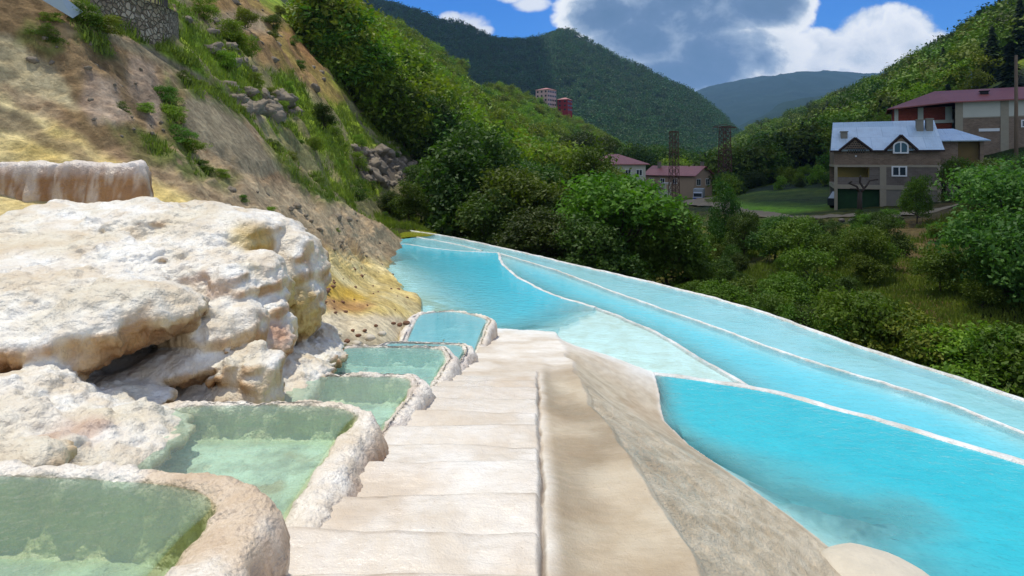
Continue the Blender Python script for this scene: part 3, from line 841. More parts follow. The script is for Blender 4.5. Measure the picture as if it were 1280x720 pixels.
MAINP = np.vstack([L0([(600, 424), (560, 402), (530, 400), (480, 372), (450, 345), (462, 322)]), FARRIM, INNER[1:], L0([(700, 406), (650, 412)])])
large_pool('large turquoise main pool between the yellow bank and the curved white rim', np.vstack([MAINP[:-2], L0([(745, 390), (700, 412), (690, 432), (630, 422)])]), 0.0, W_MAIN,
           [('rim', FARRIM, LIPS, 1, 160), ('rim', INNER, LIP, 1, 260), ('rim', APRONE, [(o * .7, h * .35 - .004) for o, h in LIP], 1, 200)])
CHP = np.vstack([INNER, APRONE, RRIM[2:], RIM3[::-1]])
large_pool('long cyan channel pool between the sloping white apron and the second rim', CHP, -.012, W_CHAN, [('rim', RIM3, LIPS, 1, 500)])
OUTP = np.vstack([EDGE[1:], RIM3[::-1], RIM2[::-1]])
OUTP_RIM = [(-.08, -.4), (-.07, -.05), (-.05, .008), (-.02, .02), (.03, .012), (.08, -.06), (.18, -.4), (.28, -1.0), (.4, -2.6)]
large_pool('pale shallow strip pool along the outer wall above the green valley', OUTP, -.03, W_PALE, [('rim', EDGE, OUTP_RIM, 1, 600)])
large_pool('small pale pool behind the thin far rim of the main pool', np.vstack([L0([(470, 312), (490, 300)]), RIM2, FARRIM[::-1]]), -.02, W_PALE, [('rim', RIM2, LIPS, 1, 120)])
large_pool('deep turquoise pool at the foot of the tan ramp with dark stains on its bed', np.vstack([SHORE[4:], RRIM[::-1]]), -.01, W_RIGHT, [('rim', RRIM, [(o * 1.3, h) for o, h in LIP], 1, 500)], .22)
# thin film over the sloping apron
t = pool_thing('shallow_apron', 'wet pale apron under a thin film of water between steps and channel pool', (2.5, 13, -.1), 'pool')
put(t, water_sheet('water', np.vstack([WEDGE]), -.004, W_FILM, None, .2, bed_depth(0)))
# algae pond behind
M_ALG = simple('algae_water', lin(120, 124, 16), .25, .45, .8)
ap = np.array([PZ(x, y, -.02)[:2] for x, y in [(466, 279), (500, 283), (548, 291.5), (536, 295.5), (515, 296), (496, 298)]])
t = pool_thing('algae_pond', 'small yellow green algae covered pond beyond the pale far pool', (*ap.mean(0), -.3), 'pond')
put(t, water_sheet('water', ap, -.02, M_ALG, None, .3, lambda Q: np.full(len(Q), .3)))

# ------------------------------------------------------------------ stepped bath basins beside the stairs
def mat_basin_water(name, col, k):
    return mat_water(name, lin(206, 226, 214), col, k, .22, 9.0, (.86, .97, .93))

def basin(label, poly, zr, rim_w, depth, zb, wcol, wall_c, floor_c, k=2.2, seed=0, it=2, n=420, out_c=(178, 142, 108), rnd=.25, flute=.045, drop=.02, name='travertine_basin', top_c=(222, 214, 204), lump=.05):
    poly = chaikin(np.array(poly), it, rnd)
    if np.sum(poly[:, 0] * np.roll(poly[:, 1], -1) - np.roll(poly[:, 0], -1) * poly[:, 1]) < 0: poly = poly[::-1]
    w = resample_closed(poly, n)
    d = np.roll(w, -1, 0) - np.roll(w, 1, 0); d /= np.linalg.norm(d, axis=1, keepdims=True)
    nin = np.stack([-d[:, 1], d[:, 0]], 1)
    for _ in range(12): nin = (np.roll(nin, 1, 0) + nin + np.roll(nin, -1, 0)) / 3
    nin /= np.linalg.norm(nin, axis=1, keepdims=True)
    rwf = .42 + .58 * sstep(-.92, -.35, nin[:, 1])
    prof = [(-.10, zb - zr)] + [(-.07 + .05 * s, (zb - zr) * (1 - s)) for s in np.linspace(.12, .8, 10)] + [(-.005, -.09), (.012, -.05), (.035, -.018), (.075, 0), (.13, .006), (rim_w * .6, .004), (rim_w * .8, -.006), (rim_w * .93, -.025), (rim_w, -.06)]
    prof += [(rim_w + .02 + .13 * s ** 1.6, -.06 - (depth - .06) * math.sin(s * 1.5708)) for s in np.linspace(.12, 1, 9)]
    nwall = len(prof)
    rings = [np.column_stack([w + nin * (o * (rwf if o > 0 else 1.0) * np.ones(n))[:, None], np.full(n, zr + h)]) for o, h in prof]
    last = rings[-1]; cen = last.mean(0)
    for s in np.linspace(.97, .02, 44):
        rr = cen + (last - cen) * s; rr[:, 2] = last[:, 2] - .03 * (1 - s); rings.append(rr)
    for q_, (o, h_) in enumerate(prof):
        if o > rim_w * .5:
            for _ in range(int(160 * (o / rim_w - .4))): rings[q_] = (np.roll(rings[q_], 1, 0) + 2 * rings[q_] + np.roll(rings[q_], -1, 0)) / 4
    last = rings[nwall - 1]; cen = last.mean(0)
    for q_, s in enumerate(np.linspace(.97, .02, 44)):
        rings[nwall + q_] = cen + (last - cen) * s; rings[nwall + q_][:, 2] = last[:, 2] - .03 * (1 - s)
    V = np.array(rings); nr = len(rings)
    Vf = V.reshape(-1, 3); fc = grid_faces(nr, n, True)
    N = vnormals(Vf, fc)
    ro = np.repeat(np.arange(nr), n)
    arc = np.tile(np.arange(n) * (np.linalg.norm(np.roll(w, -1, 0) - w, axis=1).mean()), nr)
    outw = sstep(12.5, 9, ro)
    fl = ridged(np.stack([arc * 7.0, Vf[:, 2] * .7, np.full(len(Vf), seed * 3.3)], -1), 3, seed + 4) * outw * flute
    big_l = fbm(Vf * 3.0, 3, seed + 7) * lump; sm = (.38 - worley(Vf * 10, seed + 9)) * .034 + (.4 - worley(Vf * 22, seed + 19)) * .018; fine = fbm(Vf * 30, 3, seed + 11) * .009
    rimm = sstep(6, 11, ro) * sstep(nwall + 1, nwall - 6, ro)
    Vn = Vf + N * (fl + big_l * (.35 + .65 * sstep(nwall, nwall - 4, ro)) + sm * (.4 + .6 * rimm) + fine)[:, None]
    # colours
    k1 = fbm(Vf * 2.5, 4, seed + 13) * .5 + .5; k2 = fbm(np.stack([arc * 6, Vf[:, 2] * 1.4, np.zeros(len(Vf))], -1), 5, seed + 15, .65) * .75 + .5
    c = mixc(lin(*top_c), lin(234, 229, 216), sstep(.36, .68, k1))
    oc = mixc(lin(208, 188, 162), lin(*out_c), sstep(.30, .58, k2))
    c = mixc(c, oc, outw * .95)
    inner = sstep(nwall - 11.5, nwall - 8.5, ro)
    c = mixc(c, mixc(lin(*wall_c), np.array(lin(*wall_c)) * 1.35, k1), inner * .9)
    fl_ = sstep(nwall - 6, nwall + 7, ro)
    k3 = fbm(Vf * 6.0, 4, seed + 17) * .5 + .5  # mottles the floor colour with mineral tones and a painted caustic-like light pattern
    fcol = mixc(lin(*floor_c), np.array(lin(*floor_c)) * .62, sstep(.38, .62, k3)); fcol = mixc(fcol, lin(172, 140, 86), sstep(.66, .8, k1) * .6)
    c = mixc(c, fcol, fl_)
    # edge of the floor greener
    t = pool_thing(name, label, (cen[0], cen[1], zb), 'pool')
    put(t, link('basin', mesh_np('basin', Vn, fc, True, {'Col': np.clip(c, .01, .86), 'wet': np.clip(.35 + .5 * k1, 0, 1)}), M_RIM))
    iw = rings[[q_ for q_, (o, h_) in enumerate(prof) if abs(o - rim_w) < 1e-6][0]][:, :2]
    wm = mat_basin_water('spring_water', wcol, k * .30)
    dep = lambda Q: depth * (.25 + .75 * sstep(0, .12, -sdf_poly(Q, iw)))
    ic = iw.mean(0); rs_ = [1, .985, .95, .88, .75, .6, .4, .2, .03]
    Wv = np.concatenate([np.column_stack([ic + (iw - ic) * s, np.full(n, zr - drop)]) for s in rs_])
    put(t, link('water', mesh_np('water', Wv, grid_faces(len(rs_), n, True), True, {'depth': np.repeat([.1, .6, 1, 1, 1, 1, 1, 1, 1], n) * depth}), wm))
    return t

def PP(pts, zz): return [PZ(x, y, zz)[:2] for x, y in pts]
basin('first stepped basin with olive green walls and the thickest tan rim',
      [(-4.8, 2.95), (-2.6, 2.93), (-1.45, 2.84), (-1.04, 2.6), (-.98, 2.2), (-1.02, 1.45), (-4.6, 1.45)], 2.80, .34, .36, 1.7, lin(150, 196, 150), (172, 178, 122), (206, 222, 192), 1.9, 1, 2, rnd=.22, out_c=(178, 140, 102), lump=.055, top_c=(212, 194, 168))
basin('second stepped basin with pale green water and a thick fluted tan rim',
      PP([(217, 497), (430, 497)], 2.37) + [(-.985, 4.42), (-.99, 4.15), (-1.04, 2.45), (-2.3, 2.45), (-3.0, 3.3), (-2.98, 4.3)], 2.37, .24, .27, 1.55, lin(156, 212, 188), (180, 188, 140), (218, 234, 214), 2.2, 2, 2, rnd=.18, lump=.045, top_c=(218, 206, 184))
basin('third stepped basin with light green water and a lumpy white rim',
      PP([(352, 465), (520, 465), (540, 480)], 1.95) + [(-.86, 5.75), (-1.06, 4.55), (-2.2, 4.55), (-2.55, 5.3)], 1.95, .2, .28, 1.2, lin(150, 216, 198), (204, 210, 166), (216, 236, 222), 3.4, 3, 2, rnd=.18, out_c=(206, 190, 170), flute=.015)
basin('fourth stepped basin with aqua water and a crusted white rim',
      PP([(410, 430), (560, 431), (577, 445)], 1.56) + [(-.76, 7.7), (-.86, 6.2), (-2.2, 6.2), (-2.55, 7.0)], 1.56, .2, .28, .8, lin(92, 212, 212), (194, 222, 200), (212, 238, 230), 6.0, 4, 2, rnd=.16, out_c=(214, 204, 188), flute=.012)
basin('narrow blue basin squeezed between the fourth basin and the last one',
      PP([(468, 425), (582, 428), (594, 435)], 1.28) + [(-.62, 9.0), (-.74, 7.9), (-2.2, 7.9)], 1.28, .17, .34, .6, lin(84, 206, 220), (186, 220, 222), (196, 230, 232), 8.0, 5, 2, rnd=.15, out_c=(214, 204, 190), flute=.012)
basin('last stepped basin with sky blue water touching the large main pool',
      PP([(512, 391), (570, 386), (622, 398)], .70) + [(-.40, 12.6), (-.60, 9.2), (-1.9, 9.2), (-2.3, 11.2)], .70, .22, .4, -.3, lin(70, 204, 228), (196, 228, 232), (200, 234, 238), 9.0, 6, 2, rnd=.12, out_c=(206, 190, 170), flute=.015)
basin('raised basin with rusty brown drip stains on its front above the white mound',
      [(-12, 9.15), (-5.98, 9.15), (-5.92, 9.35), (-7.4, 11.5), (-12, 11.5)], 4.27, .3, .3, 3.2, lin(150, 190, 170), (150, 140, 100), (190, 200, 180), 2, 8, 2, rnd=.12, out_c=(158, 112, 54), flute=.06, lump=.06)

# ------------------------------------------------------------------ white mound
BL = [(30, 428, 4.85, .5, .3, .2), (112, 415, 4.95, .36, .3, .24), (72, 440, 4.8, .3, .25, .12), (192, 392, 5.3, .3, .3, .18), (145, 402, 5.1, .26, .25, .2), (60, 385, 5.2, .4, .3, .2), (215, 322, 6.6, .3, .3, .2), (120, 345, 6.2, .5, .4, .2), (230, 372, 6.3, .3, .3, .22), (285, 365, 6.4, .25, .3, .26),
   # px, py, Y, rx, ry, rz
 (60, 300, 8.2, 2.6, 1.6, .5), (40, 345, 6.8, 2.4, 1.6, .45), (20, 388, 5.6, 1.7, 1.0, .42), (150, 385, 5.55, .62, .55, .28), (-70, 420, 5.0, 1.3, .7, .42), (95, 395, 5.25, .8, .5, .33),
 (215, 288, 8.2, 1.5, 1.2, .42), (165, 325, 6.5, .42, .5, .22), (250, 350, 6.7, .6, .6, .38), (270, 305, 7.6, .8, .9, .4), (310, 298, 7.5, .32, .4, .27),
 (325, 368, 6.9, .36, .5, .5), (345, 410, 6.6, .22, .3, .32), (365, 345, 7.9, .4, .7, .6), (380, 385, 7.6, .25, .4, .4), (335, 293, 8.4, .5, .7, .3),
 (265, 415, 6.0, .55, .5, .25), (330, 432, 6.3, .3, .35, .2), (305, 466, 5.7, .36, .36, .27), (303, 492, 5.62, .42, .4, .25), (250, 482, 5.85, .7, .45, .25), (225, 455, 5.6, .42, .4, .2),
 (65, 514, 4.85, .95, .75, .2), (128, 500, 5.1, .6, .4, .17), (0, 535, 4.2, .9, .6, .2), (-90, 540, 4.0, 1.0, .8, .3),
 (110, 545, 3.95, .22, .2, .13), (60, 556, 3.65, .26, .2, .12), (30, 535, 4.0, .32, .22, .15), (165, 522, 4.25, .16, .15, .09), (148, 532, 4.1, .13, .13, .08), (185, 530, 4.2, .12, .12, .07), (10, 575, 3.3, .3, .2, .1),
 (190, 486, 6.2, 1.9, 1.4, .34), (60, 560, 4.0, .9, .8, .2), (330, 480, 6.0, .25, .3, .14),
 (395, 442, 7.6, .4, .6, .16), (400, 418, 8.3, .25, .3, .14), (130, 455, 6.0, 1.2, .5, .3), (0, 455, 6.2, 1.4, .8, .5), (345, 460, 6.8, .3, .5, .22),
]
rb = np.random.default_rng(5)
blobs = []
for px, py, Y, a, b, c in BL: blobs.append((U(px, py, Y), np.array([a, b, c])))
for k in range(46):
    px, py = rb.uniform(352, 425), rb.uniform(405, 462); Y = 2.72 * F / (py - HZ) if False else np.interp(py, [400, 465], [9.2, 6.6])
    s = rb.uniform(.05, .13); blobs.append((U(px, py, Y), np.array([s, s, s * .8])))
for k in range(70):
    dv = rb.normal(size=3); dv /= np.linalg.norm(dv); dv[2] = abs(dv[2]) if k % 3 else dv[2]; s = rb.uniform(.045, .085)
    blobs.append((U(305, 466, 5.7) + dv * np.array([.36, .36, .27]), np.array([s, s, s])))
h = .036
lo = np.array([-6.6, 2.9, 1.55]); hi = np.array([-2.05, 10.2, 4.2])
dims = np.ceil((hi - lo) / h).astype(int)
ax = [lo[i] + h * np.arange(dims[i]) for i in range(3)]
VF = np.full(dims, 5.0, np.float32)
for c, rr in blobs:
    ex = rr + .35
    s = [slice(max(0, int((c[i] - ex[i] - lo[i]) / h)), max(0, min(dims[i], int((c[i] + ex[i] - lo[i]) / h) + 2))) for i in range(3)]
    if any(q.stop - q.start < 2 for q in s): continue
    gx, gy3, gz = np.meshgrid(ax[0][s[0]], ax[1][s[1]], ax[2][s[2]], indexing='ij')
    q0 = np.sqrt(((gx - c[0]) / rr[0]) ** 2 + ((gy3 - c[1]) / rr[1]) ** 2 + ((gz - c[2]) / rr[2]) ** 2)
    q1 = np.sqrt(((gx - c[0]) / rr[0] ** 2) ** 2 + ((gy3 - c[1]) / rr[1] ** 2) ** 2 + ((gz - c[2]) / rr[2] ** 2) ** 2) + 1e-6
    dd = np.clip(q0 * (q0 - 1) / q1, -1, 1).astype(np.float32)
    kk = min(.085, .5 * rr.min())
    cur = VF[s[0], s[1], s[2]]
    hh = np.clip(.5 + .5 * (cur - dd) / kk, 0, 1)
    VF[s[0], s[1], s[2]] = cur * (1 - hh) + dd * hh - kk * hh * (1 - hh)
band = np.argwhere(np.abs(VF) < .3)
Pb = lo + band * h
dn = fbm(Pb * 1.7, 3, 41) * .12 + fbm(Pb * 4.0, 3, 43) * .05 + np.sin(Pb[:, 2] * 21 + fbm(Pb * 1.5, 2, 44) * 6) * .016
VF[band[:, 0], band[:, 1], band[:, 2]] += dn.astype(np.float32)
for sl_ in (np.s_[0], np.s_[-1]): VF[sl_] = np.maximum(VF[sl_], .01); VF[:, sl_] = np.maximum(VF[:, sl_], .01); VF[:, :, sl_] = np.maximum(VF[:, :, sl_], .01)
mv, mf = surface_nets(VF, lo, h)
for _ in range(2):
    a = np.zeros_like(mv); cn = np.zeros(len(mv))
    for i in range(4):
        for j in ((i + 1) % 4, (i + 3) % 4):
            for ax_ in range(3): a[:, ax_] += np.bincount(mf[:, i], weights=mv[mf[:, j], ax_], minlength=len(mv))
            cn += np.bincount(mf[:, i], minlength=len(mv))
    mv = mv * .5 + .5 * a / cn[:, None]
mv, mf = subdivide_quads(mv, mf)
mn = vnormals(mv, mf)
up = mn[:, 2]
steep = sstep(.45, -.1, up)
knob = (.42 - worley(mv * np.array([6.5, 6.5, 8.0]), 45)) * .06 + (.4 - worley(mv * 14.0, 46)) * .034
drip = ridged(mv * np.array([8.0, 8.0, 1.0]), 3, 47) * .05 * sstep(.62, .0, up)
mv2 = mv + mn * (knob * (.35 + .65 * sstep(-.15, .25, fbm(mv * .9, 3, 48))) + drip + fbm(mv * 18, 3, 49) * .008)[:, None]
k1 = fbm(mv * 1.2, 5, 51) * .5 + .5; k2 = fbm(mv * np.array([4, 4, .8]), 4, 53) * .5 + .5; k3 = fbm(mv * 3.0, 4, 55) * .5 + .5
mc = mixc(lin(218, 210, 188), lin(236, 235, 226), sstep(.3, .62, k1))
mc = mixc(mc, lin(212, 196, 166), sstep(.5, .72, k3) * .55)
mc = mixc(mc, lin(206, 196, 160), sstep(.58, .75, k1) * .4)
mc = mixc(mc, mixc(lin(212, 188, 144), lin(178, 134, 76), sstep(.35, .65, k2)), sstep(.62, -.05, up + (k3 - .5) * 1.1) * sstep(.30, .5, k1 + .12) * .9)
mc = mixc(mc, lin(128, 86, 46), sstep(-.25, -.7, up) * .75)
def near(pt, rad): return sstep(rad, rad * .4, np.linalg.norm(mv - pt, axis=1))
mc = mixc(mc, mixc(lin(206, 182, 96), lin(176, 142, 62), k2), near(U(312, 305, 7.2), .42) * .8)
mc = mixc(mc, mixc(lin(206, 190, 110), lin(182, 150, 80), k2), np.maximum(near(U(372, 375, 7.2), .42), near(U(383, 400, 7.3), .4)) * .75)
mc = mixc(mc, lin(176, 122, 78), near(U(340, 425, 6.3), .3) * .8)
mc = mixc(mc, lin(198, 166, 146), near(U(255, 362, 6.1), .55) * .45 * sstep(.7, .3, up))
mc = mixc(mc, lin(178, 138, 112), np.maximum(near(U(100, 540, 3.8), .3), near(U(70, 560, 3.55), .25)) * .6 * sstep(.35, .6, k3))
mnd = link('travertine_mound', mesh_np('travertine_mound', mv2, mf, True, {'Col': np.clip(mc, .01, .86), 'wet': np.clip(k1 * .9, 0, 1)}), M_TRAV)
tag(mnd, 'lumpy white travertine mound with tan overhanging lips above the stepped basins', 'rock mound')

# ------------------------------------------------------------------ boulders and stones
def stone(name, c, rr, mat, label, cat, group=None, seed=0, sub=4, amp=.18, fine=.03):
    import bmesh
    bm = bmesh.new(); bmesh.ops.create_icosphere(bm, subdivisions=sub, radius=1.0)
    v = np.array([q.co[:] for q in bm.verts]); fcs = np.array([[q.index for q in fa.verts] for fa in bm.faces]); bm.free()
    d = 1 + fbm(v * 1.3 + seed * 7.1, 3, seed) * amp * 1.6 + fbm(v * 4 + seed, 3, seed + 3) * fine * 2
    v = v * d[:, None] * np.asarray(rr)
    o = link(name, mesh_np(name, v, fcs), mat, None, c)
    o.rotation_euler = (0, 0, seed * 1.3)
    return tag(o, label, cat, group)
M_STONE = simple('brown_stone', lin(118, 84, 62), .8, .4, 4, .6, 14)
M_GREY = simple('grey_boulder', lin(98, 92, 84), .85, .4, 1.6, .8, 6)
M_WHITEST = simple('white_crust', lin(196, 188, 170), .6, .25, 2.5, .7, 16)
stone('rounded_boulder', PZ(1103, 742, .15) + np.array([0, 0, .0]), (.62, .5, .28), M_WHITEST, 'rounded pale boulder at the corner where the tan ramp meets the deep turquoise pool', 'boulder', seed=4, amp=.08, fine=.02)
stone('stone', U(449, 382, 13.2), (.2, .14, .08), M_STONE, 'flat reddish brown stone lying alone on the yellow beach', 'stone', seed=2)
for k, (px, py, Y, s) in enumerate([(508, 402, 11.3, .10), (500, 404, 11.2, .09), (492, 402, 11.2, .07), (456, 411, 10.4, .06), (441, 413, 10.2, .06), (448, 417, 9.8, .07), (434, 424, 9.2, .08), (470, 405, 11, .06), (416, 428, 8.8, .07), (462, 420, 9.6, .14), (478, 415, 10.3, .12), (446, 427, 9.2, .12), (424, 416, 9.6, .06)]):
    zt = G(px, Y)[2]
    s *= .7
    stone('stone', (U(px, py, Y)[0], Y, max(zt, U(px, py, Y)[2] - .05) + .02), (s, s * .8, s * .6), M_STONE if k < 9 else M_WHITEST,
          'small brown stone in the white rubble beside the last stepped basin' if k < 9 else 'pale crusted stone in the white rubble beside the last stepped basin', 'stone',
          'brown stones in the rubble' if k < 9 else 'pale stones in the rubble', seed=k + 10, sub=3)
rs = np.random.default_rng(11)
for k in range(44):
    px = rs.uniform(400, 520); py = rs.uniform(325, 392)
    if py < 322 + max(0, (px - 400)) * .14 or py > 395: continue
    tb = [Y for Y in np.linspace(9.5, 24, 140)]
    gz = [HZ - F * (ground(px, Y) - EYE) / Y for Y in tb]
    i = int(np.argmin(np.abs(np.array(gz) - py))); Y = tb[i]
    zt = ground(px, Y)
    if zt < .05: continue
    s = rs.uniform(.02, .06) * (1.6 if rs.random() < .12 else 1)
    stone('pebble', ((px - 640) / F * Y, Y, zt + .01), (s, s * .8, s * .6), M_STONE, 'small dark pebble scattered on the yellow beach by the main pool', 'pebble', 'pebbles on the yellow beach', seed=k, sub=2)
for k, (px, Y, s) in enumerate([(1195, 12.9, .5), (1178, 13.3, .25), (1128, 14.1, .22)]):
    stone('boulder', G(px, Y, .05) + np.array([0, 0, .35]), (s, s * .7, s * .6), M_GREY, ['large grey boulder among shrubs just outside the outer pool wall', 'middling grey rock next to the large boulder outside the pool wall', 'small grey rock under the shrubs outside the pool wall'][k], 'boulder', seed=k + 40)
for k, (px, Y, s) in enumerate([(1078, 42.5, .62), (1101, 41, .7), (1066, 43, .35), (1122, 39, .4), (1052, 43, .3), (1090, 40, .3)]):
    stone('boulder', G(px, Y, .25), (s, s * .7, s * .55), M_GREY, 'weathered boulder on the earth bank below the dirt road', 'boulder', 'boulders below the dirt road', seed=k + 50)
# ------------------------------------------------------------------ foliage
def mat_leaf(name, a, b, trans=.30, hue=.055, sc=1.2):
    t = NT(name); p = t.obj()
    n = t.noise(p, sc, 3, .6); n2 = t.noise(p, sc * 9, 2, .6)
    c = t.mix(t.mapr(n, .3, .7), a, b)
    c = t.mix(t.mapr(n2, .35, .7, 0, .7), c, t.mix(1.0, c, (1.45, 1.35, .9), 'MULTIPLY'))
    oi = t.n('ShaderNodeObjectInfo').outputs['Random']
    hs = t.n('ShaderNodeHueSaturation'); t.set(hs.inputs['Color'], c)
    t.set(hs.inputs['Hue'], t.math('ADD', .5 - hue / 2, t.math('MULTIPLY', oi, hue)))
    t.set(hs.inputs['Value'], t.math('ADD', .72, t.math('MULTIPLY', oi, .55)))
    d = t.principled(hs.outputs[0], .6, Specular_IOR_Level=.25)
    tr = t.n('ShaderNodeBsdfTranslucent'); t.set(tr.inputs[0], t.mix(1.0, hs.outputs[0], (1.3, 1.5, .6), 'MULTIPLY'))
    m = t.n('ShaderNodeMixShader'); m.inputs[0].default_value = trans
    t.set(m.inputs[1], d); t.set(m.inputs[2], tr)
    return t.out(m)

M_LEAF = mat_leaf('broad_leaves', (.042, .092, .008), (.100, .170, .014))
M_LEAF2 = mat_leaf('bright_leaves', (.095, .150, .010), (.190, .265, .024))
M_LEAF3 = mat_leaf('dark_leaves', (.026, .058, .008), (.060, .104, .014))
M_NEAR = mat_leaf('near_leaves', (.040, .088, .018), (.095, .168, .034), .35)
M_CON = mat_leaf('needles', (.008, .022, .010), (.020, .042, .016), .1)
M_FAR = mat_leaf('far_wood_leaves', (.060, .110, .010), (.140, .210, .022), .2, .05, .12)
M_FAR2 = mat_leaf('far_bright_leaves', (.085, .140, .012), (.170, .235, .022), .2, .05, .12)
M_FARD = mat_leaf('far_mountain_leaves', (.020, .064, .018), (.070, .140, .034), .15, .06, .02)
M_GRASS = mat_leaf('grass_blades', (.085, .125, .018), (.180, .230, .040), .3, .03, .6)
M_BARK = simple('bark', (.055, .04, .028), .9, .35, 5, .6, 12)

def leaf_cloud(lobes, n, leaf, seed, interior=.35, up=.35, twig=10, squash=.8, droop=0.0):
    """small bent quads gathered in sprays through the volume of several lobes"""
    g = np.random.default_rng(seed)
    lobes = np.asarray(lobes, float)
    vol = (lobes[:, 3] * lobes[:, 4] * lobes[:, 5]) ** .75; pr = vol / vol.sum()
    nt = max(1, n // twig)
    li = g.choice(len(lobes), nt, p=pr)
    d = g.normal(size=(nt, 3)); d /= np.linalg.norm(d, axis=1, keepdims=True)
    d[:, 2] = np.where(d[:, 2] < -.55, -d[:, 2], d[:, 2])
    rad = np.where(g.random(nt) < interior, g.random(nt) ** .5 * .9, 1 - np.abs(g.normal(size=nt)) * .13)
    rad *= 1 + .22 * fbm(d * 2.2 + seed * 3.1 + li[:, None] * 5.7, 3, seed)
    c = lobes[li, :3] + d * rad[:, None] * lobes[li, 3:6]
    C = np.repeat(c, twig, 0); D = np.repeat(d, twig, 0); m = len(C)
    C = C + g.normal(size=(m, 3)) * leaf * 1.5 * np.array([1, 1, squash]); C[:, 2] -= droop * g.random(m)
    nn = D * .55 + g.normal(size=(m, 3)) * .6 + np.array([0, 0, up]); nn /= np.linalg.norm(nn, axis=1, keepdims=True)
    t = np.cross(nn, g.normal(size=(m, 3))); t /= np.linalg.norm(t, axis=1, keepdims=True); b = np.cross(nn, t)
    s = leaf * g.uniform(.55, 1.25, m)[:, None]
    V = np.stack([C - t * s, C - b * s * .5 + nn * s * .08, C + t * s - nn * s * .18, C + b * s * .5 + nn * s * .08], 1).reshape(-1, 3)
    return V, np.arange(m * 4).reshape(-1, 4)

def tube(pts, rad, k=7):
    pts = np.asarray(pts, float); n = len(pts)
    rad = np.broadcast_to(np.asarray(rad, float), (n,)) if np.ndim(rad) else np.full(n, rad)
    d = np.gradient(pts, axis=0); d /= np.linalg.norm(d, axis=1, keepdims=True) + 1e-9
    a = np.cross(d, [.3, .9, .2]); a /= np.linalg.norm(a, axis=1, keepdims=True) + 1e-9; b = np.cross(d, a)
    th = np.linspace(0, 2 * np.pi, k, endpoint=False)
    V = pts[:, None, :] + rad[:, None, None] * (np.cos(th)[None, :, None] * a[:, None, :] + np.sin(th)[None, :, None] * b[:, None, :])
    return V.reshape(-1, 3), grid_faces(n, k, True)

class MB:
    def __init__(s): s.v = []; s.f = []; s.n = 0
    def add(s, V, Fc):
        V = np.asarray(V, float); s.v.append(V); s.f += [[int(i) + s.n for i in q] for q in Fc]; s.n += len(V); return s
    def box(s, c, size, rz=0.0, tilt=None):
        x, y, z_ = [q / 2 for q in size]
        V = np.array([[-x, -y, -z_], [x, -y, -z_], [x, y, -z_], [-x, y, -z_], [-x, -y, z_], [x, -y, z_], [x, y, z_], [-x, y, z_]])
        if rz: 
            cs, sn = math.cos(rz), math.sin(rz); V = np.column_stack([V[:, 0] * cs - V[:, 1] * sn, V[:, 0] * sn + V[:, 1] * cs, V[:, 2]])
        return s.add(V + np.array(c), [(0, 3, 2, 1), (4, 5, 6, 7), (0, 1, 5, 4), (1, 2, 6, 5), (2, 3, 7, 6), (3, 0, 4, 7)])
    def b(s, x0, x1, y0, y1, z0, z1): return s.box(((x0 + x1) / 2, (y0 + y1) / 2, (z0 + z1) / 2), (x1 - x0, y1 - y0, z1 - z0))
    def tube(s, pts, rad, k=7):
        V, f = tube(pts, rad, k); n = len(pts)
        s.add(V, f); o = s.n - len(V)
        s.f.append([o + i for i in range(k)]); s.f.append([o + (n - 1) * k + i for i in range(k)][::-1]); return s
    def bar(s, a, b, w=.05): return s.tube([a, b], w / 2, 4)
    def prism(s, poly, y0, y1):
        """poly in x,z extruded along y"""
        n = len(poly); V = [(p[0], y0, p[1]) for p in poly] + [(p[0], y1, p[1]) for p in poly]
        F_ = [list(range(n)), list(range(2 * n - 1, n - 1, -1))] + [[i, i + n, (i + 1) % n + n, (i + 1) % n] for i in range(n)]
        return s.add(V, F_)
    def sheet(s, quad, th=.08):
        q = np.array(quad, float); nn = np.cross(q[1] - q[0], q[2] - q[0]); nn /= np.linalg.norm(nn); k = len(q)
        V = np.vstack([q, q - nn * th])
        F_ = [list(range(k)), list(range(2 * k - 1, k - 1, -1))] + [[i, i + k, (i + 1) % k + k, (i + 1) % k] for i in range(k)]
        return s.add(V, F_)
    def build(s, name, mat, parent=None, smooth=False, loc=None):
        if not s.v: return None
        me = bpy.data.meshes.new(name); me.from_pydata(np.vstack(s.v).tolist(), [], s.f); me.update()
        import bmesh
        bm = bmesh.new(); bm.from_mesh(me); bmesh.ops.recalc_face_normals(bm, faces=bm.faces); bm.to_mesh(me); bm.free()
        if smooth: me.polygons.foreach_set('use_smooth', np.ones(len(me.polygons), dtype=bool))
        return link(name, me, mat, parent, loc)

